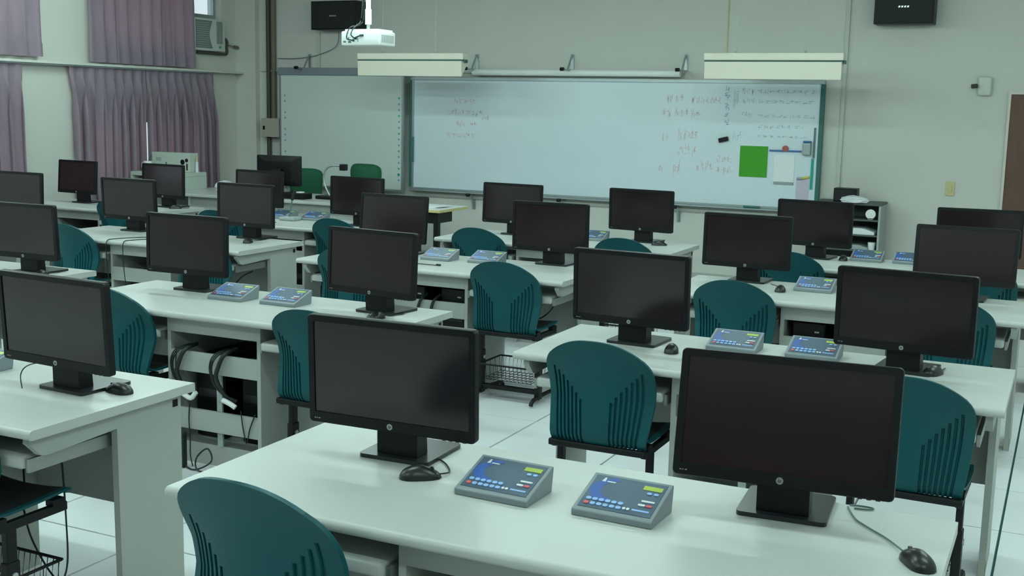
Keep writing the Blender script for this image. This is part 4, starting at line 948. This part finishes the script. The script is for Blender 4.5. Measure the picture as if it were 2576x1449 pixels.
# small table right of the teacher desk
lt = thing('side_table', 'small table with yellow wooden edge and dark leg, stacked with papers', 'table', (-5.86, 9.50, 0))
obj('tabletop', box(0, 0.58, 0, 0.58, 0.72, 0.745, 0.003), 'woodedge', lt)
obj('top_sheet', box(0.004, 0.576, 0.004, 0.576, 0.7452, 0.748), 'white', lt)
obj('apron', box(0.04, 0.52, 0.05, 0.36, 0.615, 0.7195), 'blackmetal', lt)
obj('leg', box(0.50, 0.55, 0.03, 0.080, 0, 0.7195, 0.003), 'blackmetal', lt); obj('leg', box(0.04, 0.095, 0.03, 0.085, 0, 0.7195, 0.003), 'blackmetal', lt)
obj('leg', box(0.04, 0.095, 0.46, 0.515, 0, 0.7195, 0.003), 'blackmetal', lt)
for i, (x, y, a) in enumerate(((-5.58, 9.78, 0.1), (-5.52, 9.80, -0.15))):
    p = obj('paper_stack', box(-0.15, 0.15, -0.10, 0.10, 0, 0.008), 'paper'); p.location = (x, y, 0.7485+i*0.0085); p.rotation_euler = (0, 0, a)
    tag(p, ('lower' if i == 0 else 'upper')+' sheaf of white papers on the yellow-edged table', 'papers')
dm = thing('desk_microphone', 'grey desk microphone with a dark stem between two small keypads', 'microphone', (-5.835, 7.95, DH+0.0005))
obj('base', bx(bmesh.new(), -0.075, 0.075, -0.05, 0.06, 0, 0.03, 0.01, 3), 'vent', dm); obj('stem', tube(bmesh.new(), [(0.0, 0.0, 0.028), (0.01, 0, 0.10), (0.025, 0.0, 0.17)], 0.006, 8), 'gcable', dm, smooth=60)
obj('capsule', tube(bmesh.new(), [(0.025, 0, 0.17), (0.04, 0, 0.215), (0.052, 0, 0.25)], 0.012, 8), 'cable', dm, smooth=60)
cable('microphone_cable', 'thin dark cord from the microphone over the front edge of its desk', [(-5.80, 7.72, DH+0.003), (-5.92, 7.70, DH+0.003), (-6.02, 7.62, DH+0.003), (-6.04, 7.53, DH+0.003), (-6.045, 7.510, DH-0.01), (-6.05, 7.51, DH-0.10)], 0.003)

# ------------------------------------------------------------------ bookcase at the right of the front wall
bc = thing('bookcase', 'dark grey open bookcase against the front wall, right of the whiteboard', 'bookcase', (-2.16, 11.08, 0))
BW, BD, BH = 0.60, 0.38, 0.885
obj('side', box(0, 0.018, 0, BD, 0, BH), 'shelfgrey', bc); obj('side', box(BW-0.018, BW, 0, BD, 0, BH), 'vent', bc, label='pale right side')
obj('top', box(-0.005, BW+0.005, -0.005, BD, BH, BH+0.018), 'shelfgrey', bc); obj('back', box(0.018, BW-0.018, BD-0.012, BD, 0.04, BH), 'shelfgrey', bc)
for z in (0.04, 0.25, 0.46, 0.60, 0.74): obj('shelf', box(0.018, BW-0.018, 0.004, BD-0.012, z, z+0.014), 'shelfgrey', bc)
ck = thing('round_clock', 'round white dial on the top shelf of the bookcase', 'clock', (-1.655, 11.12, 0.7545))
obj('face', cyl(bmesh.new(), (0, 0, 0.05), (0, 0.025, 0.05), 0.045, 24), 'white', ck); obj('stand', box(-0.02, 0.02, 0.0, 0.04, 0.0, 0.012), 'vent', ck)
for i, (x, z, wd, h, m, l) in enumerate(((-1.74, 0.6145, 0.26, 0.055, 'paper', 'slanting stack of white papers on the second shelf of the bookcase'), (-1.76, 0.4745, 0.20, 0.04, 'vent', 'grey folders on the third shelf of the bookcase'), (-1.68, 0.2645, 0.15, 0.12, 'paper', 'white box on the lower shelf of the bookcase'))):
    b = bmesh.new(); prism(b, [(-wd/2, 0), (wd/2, 0), (wd/2, h*0.45), (wd*0.1, h), (-wd/2, h)], 'y', 0, 0.24); o = obj('paper_pile', b, m); o.location = (x, 11.11, z); tag(o, l, 'papers')
o = obj('white_cup', cyl(bmesh.new(), (0, 0, 0), (0, 0, 0.07), 0.03, 14, 0.035), 'white', smooth=40); o.location = (-1.63, 11.14, 0.4745); tag(o, 'white cup beside the grey folders in the bookcase', 'cup')
ts = thing('shelf_speaker', 'small black speaker standing on the bookcase', 'speaker', (-1.90, 11.15, BH+0.0185))
obj('cabinet', box(-0.105, 0.105, 0, 0.15, 0, 0.125, 0.005), 'blackplastic', ts); obj('grille', box(-0.095, 0.095, -0.006, 0.0005, 0.01, 0.115, 0.003), 'pad', ts)
pg = bmesh.new(); bmesh.ops.create_icosphere(pg, subdivisions=3, radius=0.1)
for v in pg.verts: v.co = Vector((v.co.x*1.25, v.co.y*0.5, max(-0.02, v.co.z*0.42)))*(1+rn.uniform(-0.12, 0.12))
po = obj('plastic_wrap', pg, 'plastic'); po.location = (-1.80, 11.08, BH+0.044); tag(po, 'crumpled clear plastic wrap on the bookcase before the speaker', 'bag')
